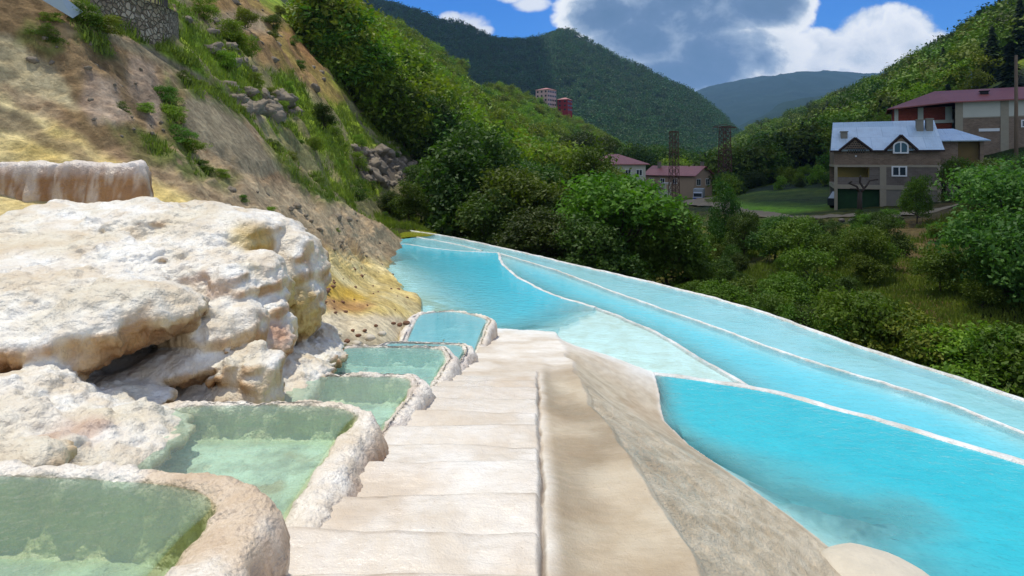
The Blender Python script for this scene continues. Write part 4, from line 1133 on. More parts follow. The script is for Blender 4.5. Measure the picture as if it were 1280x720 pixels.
def tree_parts(seed, H=1.0, spread=.45, n=3000, leaf=.045, base=.18, nl=9, mat=None, tall=1.0, interior=.3):
    """returns crown and trunk meshes of a tree H metres tall"""
    g = np.random.default_rng(seed)
    lobes = [(0, 0, H * .62, spread * H * .6, spread * H * .6, H * .34)]
    for k in range(nl):
        a = k * 2.4 + g.uniform(-.5, .5); rr = spread * H * g.uniform(.35, .75); hz = H * g.uniform(base + .12, .92)
        rr *= (1.05 - .75 * abs((hz / H - .5)) )
        s = H * g.uniform(.13, .24) * (1.1 - .4 * hz / H)
        lobes.append((math.cos(a) * rr, math.sin(a) * rr, hz, s * spread / .4, s * spread / .4, s * tall))
    V, f = leaf_cloud(lobes, n, leaf * H, seed + 1, interior)
    cm = mesh_np('crown', V, f, False); cm.materials.append(mat)
    m = MB()
    sway = g.uniform(-.04, .04, 2) * H
    pts = [(sway[0] * t * t, sway[1] * t * t, H * (t * .8) - .3) for t in np.linspace(0, 1, 7)]
    m.tube(pts, np.linspace(.030, .008, 7) * H, 8)
    for lb in lobes[1:]:
        z0 = min(lb[2] * .6, H * .6); s0 = np.array([sway[0] * (z0 / H) ** 2, sway[1] * (z0 / H) ** 2, z0])
        e = np.array(lb[:3]); mid = s0 * .5 + e * .5 + np.array([0, 0, -.04 * H])
        m.tube([s0, mid, e], np.array([.011, .007, .003]) * H, 5)
    tm = bpy.data.meshes.new('trunk'); tm.from_pydata(np.vstack(m.v).tolist(), [], m.f); tm.update(); tm.materials.append(M_BARK)
    return cm, tm

def conifer_mesh(seed, n=1400, mat=None, wide=.19):
    g = np.random.default_rng(seed)
    V = []; 
    for k in range(n):
        t = g.random() ** .75; zc = .06 + .94 * t; R = wide * (1 - t) ** .85 * (1 + .35 * math.sin(zc * 60)) + .008
        a = g.uniform(0, 2 * math.pi); r_ = R * g.uniform(.35, 1.1)
        c = np.array([math.cos(a) * r_, math.sin(a) * r_, zc - r_ * .35])
        o = np.array([math.cos(a), math.sin(a), -.45]); w = np.array([-math.sin(a), math.cos(a), g.uniform(-.3, .3)])
        s = .035 * (1.2 - .6 * t) * g.uniform(.7, 1.4)
        V += [c - o * s, c - w * s * .6, c + o * s * 1.2, c + w * s * .6]
    me = mesh_np('needles', np.array(V), np.arange(n * 4).reshape(-1, 4), False); me.materials.append(mat)
    return me

LIB = {}
def lib(kind):
    if kind in LIB: return LIB[kind]
    out = []
    if kind == 'broad': out = [tree_parts(100 + k, 1, .42 + .05 * (k % 3), 9500, .021, .12, 14, M_LEAF) for k in range(5)]
    if kind == 'dark': out = [tree_parts(140 + k, 1, .40 + .06 * (k % 3), 9500, .021, .08, 14, M_LEAF3) for k in range(4)]
    if kind == 'bright': out = [tree_parts(180 + k, 1, .46, 4200, .032, .10, 11, M_LEAF2) for k in range(4)]
    if kind == 'bush': out = [tree_parts(220 + k, 1, .62, 6500, .026, -.05, 12, M_LEAF) for k in range(4)]
    if kind == 'bushb': out = [tree_parts(260 + k, 1, .66, 6500, .027, -.05, 12, M_LEAF2) for k in range(3)]
    if kind == 'near': out = [tree_parts(300 + k, 1, .55, 15000, .019, -.02, 18, M_NEAR, interior=.45) for k in range(2)]
    if kind == 'small': out = [tree_parts(340 + k, 1, .45, 1500, .044, .05, 9, (M_LEAF2, M_LEAF2, M_LEAF, M_LEAF2)[k]) for k in range(4)]
    LIB[kind] = out
    return out

tree_no = [0]
def tree(kind, px, Y, H, label, group=None, var=None, name='tree', dz=-.15, wide=1.0, cat='tree'):
    L = lib(kind); k = tree_no[0]; tree_no[0] += 1
    cm, tm = L[(k if var is None else var) % len(L)]
    p = G(px, Y, dz)
    t = empty(name, p, (k * 2.399) % 6.283); t.scale = (H * wide, H * wide, H)
    tag(t, label, cat, group)
    for nm, m in (('crown', cm), ('trunk', tm)):
        o = bpy.data.objects.new(nm, m); COL.objects.link(o); o.parent = t
    return t

# trees of the valley floor behind the pools: (kind, px, Y, top row, label)
EPX = 640 + F * EDGE[:, 0] / EDGE[:, 1]
def edge_Y(px): return float(np.interp(px, EPX, EDGE[:, 1]))
def T(kind, px, Y, ytop, label, wide=1.0, group=None, name='tree', cat='tree', var=None):
    g = ground(px, Y); H = EYE + (HZ - ytop) / F * Y - g
    return tree(kind, px, Y, H, label, group, var, name, -.1, wide, cat)
T('dark', 588, 44, 148, 'tallest dark leafy tree behind the far end of the main pool', 1.05)
T('broad', 648, 40, 205, 'mid green rounded tree right of the tallest dark tree behind the pools', 1.15)
T('dark', 545, 52, 196, 'dark tree filling the gap between the rocky hill and the tallest tree')
T('broad', 512, 41, 226, 'bushy tree beside the algae pond at the foot of the rocky hill', 1.1)
T('dark', 618, 37, 232, 'low dark tree overhanging the outer wall beside the tallest tree', 1.2)
T('broad', 745, 50, 182, 'broad tree with pointed top in front of the pink hipped roof', .9)
T('broad', 775, 33, 212, 'wide leafy tree hanging over the outer pool wall below the pink roofs', 1.35)
T('dark', 712, 38, 236, 'dark tree beside the little grey shed roof', 1.2)
T('broad', 835, 31, 254, 'rounded tree at the end of the wood above the outer pool wall', 1.15)
T('dark', 800, 42, 246, 'dark tree tucked behind the wide leafy tree below the pink roofs', 1.0)
T('dark', 680, 33, 258, 'dark low crown right against the outer wall in the deepest shade', 1.3)
T('dark', 745, 29, 272, 'dark bush leaning over the outer pool wall under the wide leafy tree', 1.3, None, 'shrub', 'shrub')
T('broad', 860, 40, 268, 'small green tree beside the gravel lane to the truck', 1.1)
T('dark', 905, 37, 222, 'dark dense tree standing between the lattice pylon and the green field', .52)
T('dark', 930, 33, 262, 'dark bushy tree below the near corner of the green field', .8)
T('dark', 968, 31, 268, 'dark round tree on the bank edge under the dirt track', 1.2)
T('bush', 1000, 29, 270, 'mid green loose bush on the bank edge under the dirt track', 1.1, None, 'shrub', 'shrub')
T('bush', 1016, 22, 306, 'large rounded olive bush standing alone on the grassy bank', .95, None, 'shrub', 'shrub')
T('bush', 1080, 24, 282, 'slim upright bush beside the bare earth slope', .7, None, 'shrub', 'shrub')
T('broad', 1146, 38, 217, 'small slender tree with clumped leaves in front of the brick house', .62)
T('bush', 1195, 50, 196, 'round dark bush at the corner of the brick house annex', .8, None, 'shrub', 'shrub')
for k, (px, Y, yt, wd) in enumerate([(1052, 15.6, 384, 1.1), (1085, 15.2, 358, 1.0), (1118, 14.6, 376, 1.1), (1150, 14.2, 392, 1.1), (1182, 13.6, 404, 1.1), (1215, 13.1, 408, 1.1), (1250, 12.6, 404, 1.1), (1290, 12.2, 398, 1.1), (1345, 11.6, 400, 1.1)]):
    T('bushb' if k in (3, 5) else 'bush', px, Y, yt, 'leafy yellow green shrub in the row along the outer pool wall', wd, 'shrubs along the outer pool wall', 'shrub', 'shrub')
T('near', 1262, 19, 196, 'tall bush of big pale green leaves at the edge of the bare earth slope', 1.0, None, 'shrub', 'shrub', 0)
T('near', 1350, 17, 205, 'tall leafy bush partly outside the frame beside the other big bush', 1.0, None, 'shrub', 'shrub', 1)
T('near', 1240, 29, 196, 'leafy bush below the utility pole in front of the red roofed building', .9, None, 'shrub', 'shrub', 1)
T('near', 1285, 34, 188, 'leafy bush close to the foot of the utility pole', .9, None, 'shrub', 'shrub', 0)
for k in range(100):
    px = random.uniform(862, 1120) if k % 4 else random.uniform(1120, 1290); Y = random.uniform(17, 40)
    if 1110 < px < 1200 and Y > 17 and k % 3: px = random.uniform(1210, 1300)
    Y = max(Y, edge_Y(px) + 1.6)
    tree(('bush', 'bush', 'dark')[k % 3], px, Y, random.uniform(.9, 2.2) * (1 if Y < 30 else .8), 'low green shrub scattered on the bank below the houses', 'low shrubs on the bank', name='shrub', cat='shrub')
for k in range(60):
    px = random.uniform(500, 960); Y = random.uniform(48, 150)
    if px > 785 and Y > 70 and px < 960: continue
    if 855 < px < 900: continue
    hz = {0: random.uniform(6, 9.5), 1: random.uniform(7, 11)}[k % 2]
    if px > 690: hz = min(hz, 4.3 + (HZ - (232 if px < 740 else 252)) / F * Y - ground(px, Y)) 
    if hz < 2: continue
    tree(('dark', 'broad', 'dark')[k % 3], px, Y, hz, 'dense green tree in the shaded valley wood behind the pools', 'trees of the valley wood', wide=random.uniform(.9, 1.25))
for px, Y, yt in [(795, 175, 178), (812, 190, 182), (838, 210, 184), (860, 215, 188), (878, 190, 190), (770, 190, 176), (745, 180, 170), (925, 150, 205), (945, 140, 212), (965, 150, 215), (912, 130, 214), (985, 130, 222), (820, 230, 180), (850, 235, 186), (900, 240, 186), (722, 170, 165), (925, 110, 228), (1000, 105, 222), (1022, 115, 214)]:
    T('dark', px, Y, yt, 'dark tree behind the pink roofed houses on the valley floor', random.uniform(1.0, 1.3), 'trees behind the valley houses')

# shrubs and trees on the rocky hill at the near side
for k, (kind, px, Y, yt, lb, wd) in enumerate([
    ('dark', 405, 37, 128, 'dark rounded tree on the rocky hillside above the grey concrete slope', 1.0), ('dark', 385, 34, 160, 'dark bush below the rounded tree on the rocky hillside', 1.2),
    ('bush', 345, 26, 150, 'green bush at the upper edge of the grey concrete slope', 1.3), ('bush', 375, 28, 172, 'green bush at the lower corner of the grey concrete slope', 1.3),
    ('bushb', 268, 25, 78, 'bright bush under the end of the stone retaining wall', 1.2), ('bushb', 230, 24, 12, 'bright yellow green bush beside the rounded corner of the stone retaining wall', 1.2),
    ('dark', 440, 45, 188, 'dark shrub at the lower end of the rocky hillside beside the scree', 1.2), ('bush', 470, 47, 232, 'shrub below the scree near the end of the bank', 1.3), ('bush', 445, 36, 222, 'shrub overhanging the crest of the bare bank', 1.2), ('dark', 487, 42, 236, 'dark low shrub behind the tip of the bare bank', 1.4),
    ('bushb', 310, 33, 40, 'yellow green shrub among the pale rocks high on the hillside', 1.0), ('bush', 520, 60, 205, 'shrub at the foot of the scree where the valley wood begins', 1.2)]):
    T(kind, px, Y, yt, lb, wd, None, 'shrub' if 'ush' in kind or 'shrub' in lb or 'bush' in lb else 'tree', 'shrub' if ('shrub' in lb or 'bush' in lb) else 'tree')
for k in range(46):
    px = random.uniform(215, 520); t_ = random.uniform(5.6, 7.9)
    P, _, _, _ = terrain_points(np.array([px]), np.array([t_])); Y = P[0, 1]
    tree('bushb' if k % 3 else 'bush', px, Y, random.uniform(.5, 1.5), 'small green shrub among grass and rocks on the sunny hillside', 'small shrubs on the rocky hillside', name='shrub', cat='shrub')
for k, (px, t_, s) in enumerate([(104, 2.7, .8), (128, 2.75, .7), (60, 2.4, .5), (62, 2.55, .4), (205, 2.45, .7), (215, 2.25, .6), (222, 2.0, .6), (238, 1.95, .6), (252, 1.8, .5), (276, 1.75, .4), (228, 2.9, .5), (250, 2.95, .5), (268, 2.98, .5), (300, 3.05, .5), (340, 3.1, .6), (362, 3.1, .7), (392, 3.05, .6), (180, 2.1, .4), (150, 2.0, .35), (336, 1.6, .35), (302, 1.5, .3), (420, 2.2, .25)]):
    P, _, _, _ = terrain_points(np.array([float(px)]), np.array([t_ + 1.0])); Y = P[0, 1]
    tree('bushb' if k % 2 else 'bush', px, Y, s * .75, 'small tuft like shrub growing on the bare bank above the white mound', 'small shrubs on the bare bank', name='shrub', cat='shrub', wide=1.3)

# hillside woodland: individual trees first, the mass behind as one object
def hill_pts(n, pxr, tr, seed, keep):
    g = np.random.default_rng(seed); out = []
    px = g.uniform(*pxr, n); t = g.uniform(*tr, n)
    for p in scatter_points(px, t):
        x, y = 640 + F * p[0] / p[1], HZ - F * (p[2] - EYE) / p[1]
        if keep(x, y, p): out.append(p)
    return np.array(out)
clear = [[(425, 20), (470, 18), (475, 40), (430, 45)], [(488, 66), (520, 66), (522, 92), (490, 92)], [(580, 98), (622, 98), (622, 125), (578, 126)], [(498, 218), (538, 218), (545, 258), (505, 258)]]
def keep_l(x, y, p):
    if any(in_poly(np.array([[x, y]]), c)[0] for c in clear): return False
    if p[1] < 62 or (x > 735 and p[1] < 168): return False
    if x < 440 and y > 70 + (x - 400) * 1.6: return False
    if x < 540 and y > 125 + (x - 440) * 1.2: return False
    return True
hp = hill_pts(3600, (395, 860), (7.3, 9.95), 3, keep_l)
hp = hp[np.argsort(hp[:, 1])]
SM = lib('small')
def whole(cm, tm):
    """crown and trunk of a far tree as one mesh"""
    a = np.zeros(len(cm.vertices) * 3, np.float32); cm.vertices.foreach_get('co', a); b = np.zeros(len(tm.vertices) * 3, np.float32); tm.vertices.foreach_get('co', b)
    fa = [tuple(p.vertices) for p in cm.polygons]; n = len(cm.vertices); fb = [tuple(i + n for i in p.vertices) for p in tm.polygons]
    me = bpy.data.meshes.new('tree'); me.from_pydata(np.vstack([a.reshape(-1, 3), b.reshape(-1, 3)]).tolist(), [], fa + fb); me.update()
    me.materials.append(cm.materials[0]); me.materials.append(M_BARK)
    me.polygons.foreach_set('material_index', np.array([0] * len(fa) + [1] * len(fb), dtype=np.int32)); return me
WH = [whole(*q) for q in SM]
proto_small = []
for k, p in enumerate(hp[:230]):
    cm = WH[k % 4]
    H = random.uniform(4.5, 8.5) * (1.0 if p[1] < 140 else 1.1)
    t = bpy.data.objects.new('tree', cm); COL.objects.link(t)
    t.location = p - np.array([0, 0, .4]); t.scale = (H * 1.1, H * 1.1, H); t.rotation_euler = (0, 0, random.uniform(0, 6.28))
    tag(t, 'rounded green tree in the sunny wood climbing to the pink apartment block', 'tree', 'trees of the sunny hillside wood')

def forest(name, pts, sizes, protos, label):
    """one object: woodland that reads as a mass, its trees repeated over points"""
    me = bpy.data.meshes.new(name); me.vertices.add(len(pts)); me.vertices.foreach_set('co', np.asarray(pts, np.float32).ravel())
    a = me.attributes.new('size', 'FLOAT', 'POINT'); a.data.foreach_set('value', np.asarray(sizes, np.float32))
    r_ = me.attributes.new('turn', 'FLOAT', 'POINT'); r_.data.foreach_set('value', rng.uniform(0, 6.28, len(pts)).astype(np.float32))
    i_ = me.attributes.new('which', 'INT', 'POINT'); i_.data.foreach_set('value', rng.integers(0, len(protos), len(pts)).astype(np.int32))
    o = bpy.data.objects.new(name, me); COL.objects.link(o)
    ng = bpy.data.node_groups.new(name + '_spread', 'GeometryNodeTree')
    ng.interface.new_socket('Geometry', in_out='INPUT', socket_type='NodeSocketGeometry')
    ng.interface.new_socket('Geometry', in_out='OUTPUT', socket_type='NodeSocketGeometry')
    N_ = ng.nodes.new; Lk = ng.links.new
    gi, go = N_('NodeGroupInput'), N_('NodeGroupOutput')
    ip = N_('GeometryNodeInstanceOnPoints'); gti = N_('GeometryNodeGeometryToInstance')
    for p in protos:
        oi = N_('GeometryNodeObjectInfo'); oi.inputs[0].default_value = p; oi.transform_space = 'ORIGINAL'
        Lk(oi.outputs['Geometry'], gti.inputs[0])
    def attr(nm, typ):
        nd = N_('GeometryNodeInputNamedAttribute'); nd.data_type = typ; nd.inputs[0].default_value = nm; return nd.outputs[0]
    Lk(gi.outputs[0], ip.inputs['Points']); Lk(gti.outputs[0], ip.inputs['Instance'])
    ip.inputs['Pick Instance'].default_value = True
    Lk(attr('which', 'INT'), ip.inputs['Instance Index'])
    cx = N_('ShaderNodeCombineXYZ'); Lk(attr('turn', 'FLOAT'), cx.inputs[2]); Lk(cx.outputs[0], ip.inputs['Rotation'])
    Lk(attr('size', 'FLOAT'), ip.inputs['Scale'])
    Lk(ip.outputs[0], go.inputs[0])
    md = o.modifiers.new('spread', 'NODES'); md.node_group = ng
    return tag(o, label, 'woodland', None, 'stuff')

def proto(name, me):
    return bpy.data.objects.new(name, me)          # never linked: only its mesh is repeated
def far_crown(seed, n=90, mat=None, leaf=.13):
    g = np.random.default_rng(seed)
    lobes = [(0, 0, .5, .34, .34, .42)] + [(math.cos(a) * .2, math.sin(a) * .2, g.uniform(.35, .75), .2, .2, .2) for a in g.uniform(0, 6.28, 5)]
    V, f = leaf_cloud(lobes, n, leaf, seed, .1, .5, 3)
    me = mesh_np('crown', V, f, False); me.materials.append(mat); return me
PR_L = [proto('wood_crown', SM[k][0]) for k in range(4)]
PR_R = [proto('wood_crown', far_crown(500 + k, 480, (M_FAR, M_FAR, M_FAR2, M_LEAF3)[k], .055)) for k in range(4)] + [proto('wood_spruce', conifer_mesh(520, 300, M_CON))]
PR_F = [proto('wood_crown', far_crown(540 + k, 66, M_FARD, .12)) for k in range(3)] + [proto('wood_spruce', conifer_mesh(560, 120, M_CON, .22))] 
rest = hp[230:]
forest('hillside_wood', rest - np.array([0, 0, .5]), rng.uniform(4.5, 11.5, len(rest)), PR_L, 'sunny green wood covering the far part of the hillside')

# opposite slope
rp = hill_pts(5200, (880, 1420), (7.75, 10.1), 9, lambda x, y, p: p[1] > 150)
forest('slope_wood', rp - np.array([0, 0, .5]), rng.uniform(5, 14, len(rp)), PR_R, 'dense green wood on the steep slope behind the brick houses')
for k in range(70):
    px = random.uniform(905, 1240); Y = random.uniform(98, 165)
    if px > 1120 and Y < 125: Y += 40
    if 925 < px < 975: continue
    o = bpy.data.objects.new('tree', WH[k % 4]); COL.objects.link(o); H = random.uniform(6, 10)
    if px < 1040: H = min(H, EYE + (HZ - random.uniform(205, 222)) / F * Y - ground(px, Y))
    if H < 2: H = 2.5
    o.location = G(px, Y, -.3); o.scale = (H * 1.1, H * 1.1, H); o.rotation_euler = (0, 0, random.uniform(0, 6.28))
    tag(o, 'leafy tree at the foot of the opposite slope behind the green field', 'tree', 'trees at the foot of the opposite slope')
CONM = [conifer_mesh(580 + k, 1300, M_CON) for k in range(3)]
def spruce(p, H, label, group):
    o = bpy.data.objects.new('spruce_tree', CONM[random.randrange(3)]); COL.objects.link(o)
    o.location = p; o.scale = (H, H, H); o.rotation_euler = (0, 0, random.uniform(0, 6))
    return tag(o, label, 'tree', group)
for px, H in [(1278, 15), (1262, 13), (1249, 18), (1236, 11), (1231, 15), (1190, 12), (1183, 11), (1290, 17), (1170, 9)]:
    P, _, _, _ = terrain_points(np.array([float(px)]), np.array([9.93])); spruce(P[0] - np.array([0, 0, 1.5]), H, 'dark spruce on the skyline ridge above the red roofed building', 'spruces on the skyline ridge')
for px, t_, H in [(1240, 9.3, 14), (1262, 9.0, 15), (1275, 9.4, 16), (1185, 8.9, 12), (1030, 9.2, 14), (1012, 9.4, 14), (990, 9.3, 15)]:
    P, _, _, _ = terrain_points(np.array([float(px)]), np.array([t_])); spruce(P[0] - np.array([0, 0, .5]), H, 'dark spruce among broadleaf trees on the slope behind the houses', 'spruces on the slope')

# ------------------------------------------------------------------ mountains
def mountain(name, rows, mat, nu, nv, amp, freq, seed):
    A = np.array([[U(*p) for p in row] for row in rows])
    V = pchip(np.arange(A.shape[1], dtype=float), A.transpose(1, 0, 2).reshape(A.shape[1], -1), np.linspace(0, A.shape[1] - 1, nu)).reshape(nu, A.shape[0], 3)
    V = pchip(np.arange(A.shape[0], dtype=float), V.transpose(1, 0, 2).reshape(A.shape[0], -1), np.linspace(0, A.shape[0] - 1, nv)).reshape(nv, nu, 3)
    Vf = V.reshape(-1, 3); 
    Vf = Vf + np.stack([np.zeros(len(Vf)), np.zeros(len(Vf)), ridged(Vf * freq * np.array([1, .6, .5]), 5, seed) * amp], -1)
    o = link(name, mesh_np(name, Vf, grid_faces(nv, nu), True), mat); tag(o, kind='structure')
    return Vf.reshape(nv, nu, 3)
M_MTN = simple('mountain_floor', (.022, .048, .018), .95, .4, .004, 1.0, .05, spec=.1)
M_MTN2 = simple('mountain_far', (.012, .030, .020), .95, .5, .0022, 1.0, .012, spec=.1)
MX = [200, 330, 440, 500, 560, 620, 680, 705, 760, 805, 850, 880, 902, 925, 960]
RY = [-110, -50, 0, 16, 36, 50, 50, 47, 76, 96, 117, 135, 153, 176, 196]
row_r = [(x, y + 4, 1350 - .55 * max(0, x - 700)) for x, y in zip(MX, RY)]
row_b = [(x, 215, 620 + .2 * max(0, x - 500)) for x in MX]
row_m = [(x, y * .45 + 215 * .55 + 6, 900) for x, y in zip(MX, RY)]
row_k = [(x, y + 60, 1900) for x, y in zip(MX, RY)]
MV = mountain('mountain', [row_b, row_m, row_r, row_k], M_MTN, 200, 90, 22, .006, 201)
g = np.random.default_rng(77)
def spread(MV, n, vmax):
    nv, nu, _ = MV.shape
    a = g.uniform(0, vmax * (nv - 1), n); b = g.uniform(0, nu - 1.01, n); i = a.astype(int); j = b.astype(int); fa = (a - i)[:, None]; fb = (b - j)[:, None]
    return (MV[i, j] * (1 - fa) + MV[i + 1, j] * fa) * (1 - fb) + (MV[i, j + 1] * (1 - fa) + MV[i + 1, j + 1] * fa) * fb
mp = spread(MV, 24000, .69)
mp = mp[(mp[:, 2] > 2)]
forest('mountain_forest', mp - np.array([0, 0, 1]), g.uniform(8, 15, len(mp)), PR_F, 'dark forest covering the steep mountain beyond the village')
FX = [780, 840, 872, 905, 960, 1000, 1060, 1095, 1130, 1200, 1300]
FY = [150, 136, 122, 113, 103, 100, 98, 95, 88, 84, 80]
mountain('mountain', [[(x, 212, 2600) for x in FX], [(x, max(y + 22, 150) if x < 960 else y + 40 - 20 * math.sin(x * .02), 3400) for x, y in zip(FX, FY)], [(x, y, 4600) for x, y in zip(FX, FY)], [(x, y + 40, 6000) for x, y in zip(FX, FY)]], M_MTN2, 240, 140, 60, .0022, 301)
mountain('mountain', [[(x, 214, 1500) for x in (860, 900, 940, 980, 1020, 1080, 1140)], [(x, y, 2300) for x, y in ((860, 190), (900, 176), (940, 158), (980, 138), (1020, 124), (1080, 118), (1140, 120))], [(x, y + 30, 3000) for x, y in ((860, 190), (900, 176), (940, 158), (980, 138), (1020, 124), (1080, 118), (1140, 120))]], M_MTN2, 160, 80, 40, .004, 311)

# ------------------------------------------------------------------ grass on bank and hill
def grass_patch(n, seed, right=False):
    g = np.random.default_rng(seed); V = []
    px = g.uniform(60, 545, n * 3); t = np.where(g.random(n * 3) < .35, g.uniform(2.5, 4.3, n * 3), g.uniform(4.9, 7.8, n * 3))
    if right: px = g.uniform(845, 1300, n * 3); t = g.uniform(5.0, 7.0, n * 3)
    a = scatter_points(px, t)
    # only where the ground is green
    dd = TCOL[:, 1] / (TCOL[:, 0] + TCOL[:, 2] + 1e-4)
    ci = np.searchsorted(tpx, px).clip(0, len(tpx) - 1); ri = np.searchsorted(tt, t).clip(0, len(tt) - 1)
    green = dd[ri * len(tpx) + ci] > (.95 if not right else -1)
    if right: green &= (a[:, 1] < 39) & (a[:, 1] > np.interp(px, EPX, EDGE[:, 1]) + .9) & (fbm(a * .35, 3, 88) > -.12)
    a = a[green]
    for p in a:
        s = .05 + p[1] * .004
        for q in range(7):
            o = g.normal(size=2) * s * .8; hgt = s * g.uniform(.8, 1.8); an = g.uniform(0, 6.28); w = s * .16
            b0 = p + np.array([o[0], o[1], -.05]); d = np.array([math.cos(an), math.sin(an), 0]) * w; l_ = g.normal(size=2) * s * .4
            V += [b0 - d, b0 + d, b0 + d * .3 + [l_[0], l_[1], hgt], b0 - d * .3 + [l_[0], l_[1], hgt * .95]]
    me = mesh_np('grass', np.array(V), np.arange(len(V)).reshape(-1, 4), False)
    o = link('grass', me, M_GRASS); return tag(o, 'rough grass and weeds covering the earth bank below the houses' if right else 'green grass tufts on the rocky hillside and bank', 'grass', None, 'stuff')
grass_patch(7000, 5); grass_patch(5000, 8, True)

# ------------------------------------------------------------------ loose rocks of the hillside
import bmesh
def rock_mesh(seed):
    bm = bmesh.new(); bmesh.ops.create_icosphere(bm, subdivisions=3, radius=1.0)
    v = np.array([q.co[:] for q in bm.verts]); fcs = np.array([[q.index for q in fa.verts] for fa in bm.faces]); bm.free()
    q = np.round(v * 1.6 + fbm(v * 1.5 + seed * 5, 2, seed)[:, None] * .5, 0) / 1.6
    v = (v * .45 + q * .55) * (1 + fbm(v * 2 + seed, 3, seed)[:, None] * .25)
    me = mesh_np('rock', v * np.array([1, .75, .55]), fcs, False); me.materials.append(M_ROCK); return me
M_ROCK = simple('hill_rock', lin(126, 116, 100), .92, .4, 2.5, .7, 5)
RKS = [rock_mesh(k) for k in range(5)]
rg = np.random.default_rng(21)
def rocks(n, poly, lo, hi, label, group, tr=(4.6, 8)):
    got = 0; tries = 0
    b = np.array(poly, float); px = rg.uniform(b[:, 0].min(), b[:, 0].max(), 6000); P = scatter_points(px, rg.uniform(*tr, 6000))
    X, Y_ = proj(P); ok = in_poly(np.stack([X, Y_], -1), b)
    for p in P[ok][:n]:
        s = rg.uniform(lo, hi) * (1.8 if rg.random() < .1 else 1); o = bpy.data.objects.new('rock', RKS[rg.integers(5)]); COL.objects.link(o)
        o.location = p + np.array([0, 0, s * .15]); o.scale = (s, s, s); o.rotation_euler = (rg.uniform(-.4, .4), rg.uniform(0, .7), rg.uniform(0, 6.28)); tag(o, label, 'rock', group)
rocks(70, [(440, 188), (485, 176), (532, 208), (534, 224), (480, 234), (452, 222)], .25, .6, 'grey brown rock in the scree fan beside the valley wood', 'rocks of the scree fan')
rocks(22, [(276, 108), (312, 116), (332, 140), (300, 142)], .2, .45, 'dark rock in the small scree patch above the concrete slope', 'rocks of the small scree patch')
rocks(26, [(330, 112), (364, 116), (376, 144), (345, 152), (318, 138)], .25, .55, 'dark rock in the scree patch under the orange soil', 'rocks under the orange soil')
rocks(46, [(225, -10), (340, 0), (410, 100), (400, 130), (300, 100), (240, 60)], .15, .38, 'pale rock sticking out of the sunny grassy hillside', 'rocks of the grassy hillside')
rocks(24, [(60, 20), (150, 70), (215, 90), (225, 165), (170, 190), (90, 130), (30, 70)], .03, .07, 'stone sticking out of the brown bank above the raised basin', 'stones of the brown bank', (2.4, 4.0))
rocks(40, [(240, 225), (430, 255), (500, 305), (480, 335), (350, 290), (250, 250)], .04, .12, 'small stone on the bare grey bank above the yellow beach', 'stones of the bare bank', (2.0, 4.0))
# ------------------------------------------------------------------ buildings
def mat_brick(name, c1, c2, mortar, bw=.3, bh=.12, axis='X'):
    t = NT(name); p = t.obj()
    sx = t.n('ShaderNodeSeparateXYZ'); t.set(sx.inputs[0], p)
    cx = t.n('ShaderNodeCombineXYZ'); t.set(cx.inputs[0], t.math('ADD', sx.outputs[0], sx.outputs[1])); t.set(cx.inputs[1], sx.outputs[2])
    b = t.n('ShaderNodeTexBrick'); t.set(b.inputs['Vector'], cx.outputs[0]); b.inputs['Scale'].default_value = 1.0
    b.inputs['Brick Width'].default_value = bw; b.inputs['Row Height'].default_value = bh; b.inputs['Mortar Size'].default_value = .012
    t.set(b.inputs['Color1'], c1); t.set(b.inputs['Color2'], c2); t.set(b.inputs['Mortar'], mortar)
    c = t.mix(t.mapr(t.noise(p, .6, 5), .35, .7, 0, .6), b.outputs[0], t.mix(1.0, b.outputs[0], (.7, .66, .62), 'MULTIPLY'))
    return t.out(t.principled(c, .9, t.bump(b.outputs['Fac'], -.3, .02), Specular_IOR_Level=.2))
M_BRK = mat_brick('hollow_brick', lin(146, 124, 102), lin(122, 102, 84), lin(142, 130, 114))
M_BRKG = mat_brick('grey_block', lin(126, 116, 104), lin(108, 100, 90), lin(128, 120, 110), .4, .2)
M_BRKR = mat_brick('red_brick', lin(158, 66, 44), lin(132, 52, 36), lin(140, 96, 80))
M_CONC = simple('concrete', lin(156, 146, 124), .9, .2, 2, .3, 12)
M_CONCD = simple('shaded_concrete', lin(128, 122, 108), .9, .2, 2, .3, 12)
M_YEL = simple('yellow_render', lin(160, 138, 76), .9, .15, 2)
M_YELD = simple('shaded_yellow_render', lin(118, 98, 58), .9, .25, 1.5)  # darker, duller copy of the yellow render; the annex wall's shading is in its colour
M_WFR = simple('white_frame', lin(226, 226, 220), .5, .06, 2)
M_GLS = simple('window_glass', (.03, .04, .05), .08, .3, 1, spec=.7)
M_DARK = simple('dark_opening', (.014, .013, .012), .9, .3, 1)
M_GNET = simple('green_netting', lin(30, 62, 30), .9, .5, 3, .4, 8)
M_PINK = simple('pink_render', lin(206, 168, 164), .85, .1, 1)
M_CREAM = simple('cream_render', lin(196, 194, 176), .88, .12, .8, .2, 6)
M_REDW = simple('red_render', lin(150, 34, 40), .85, .15, 1)
M_TAN = simple('tan_render', lin(176, 150, 124), .88, .12, 1)
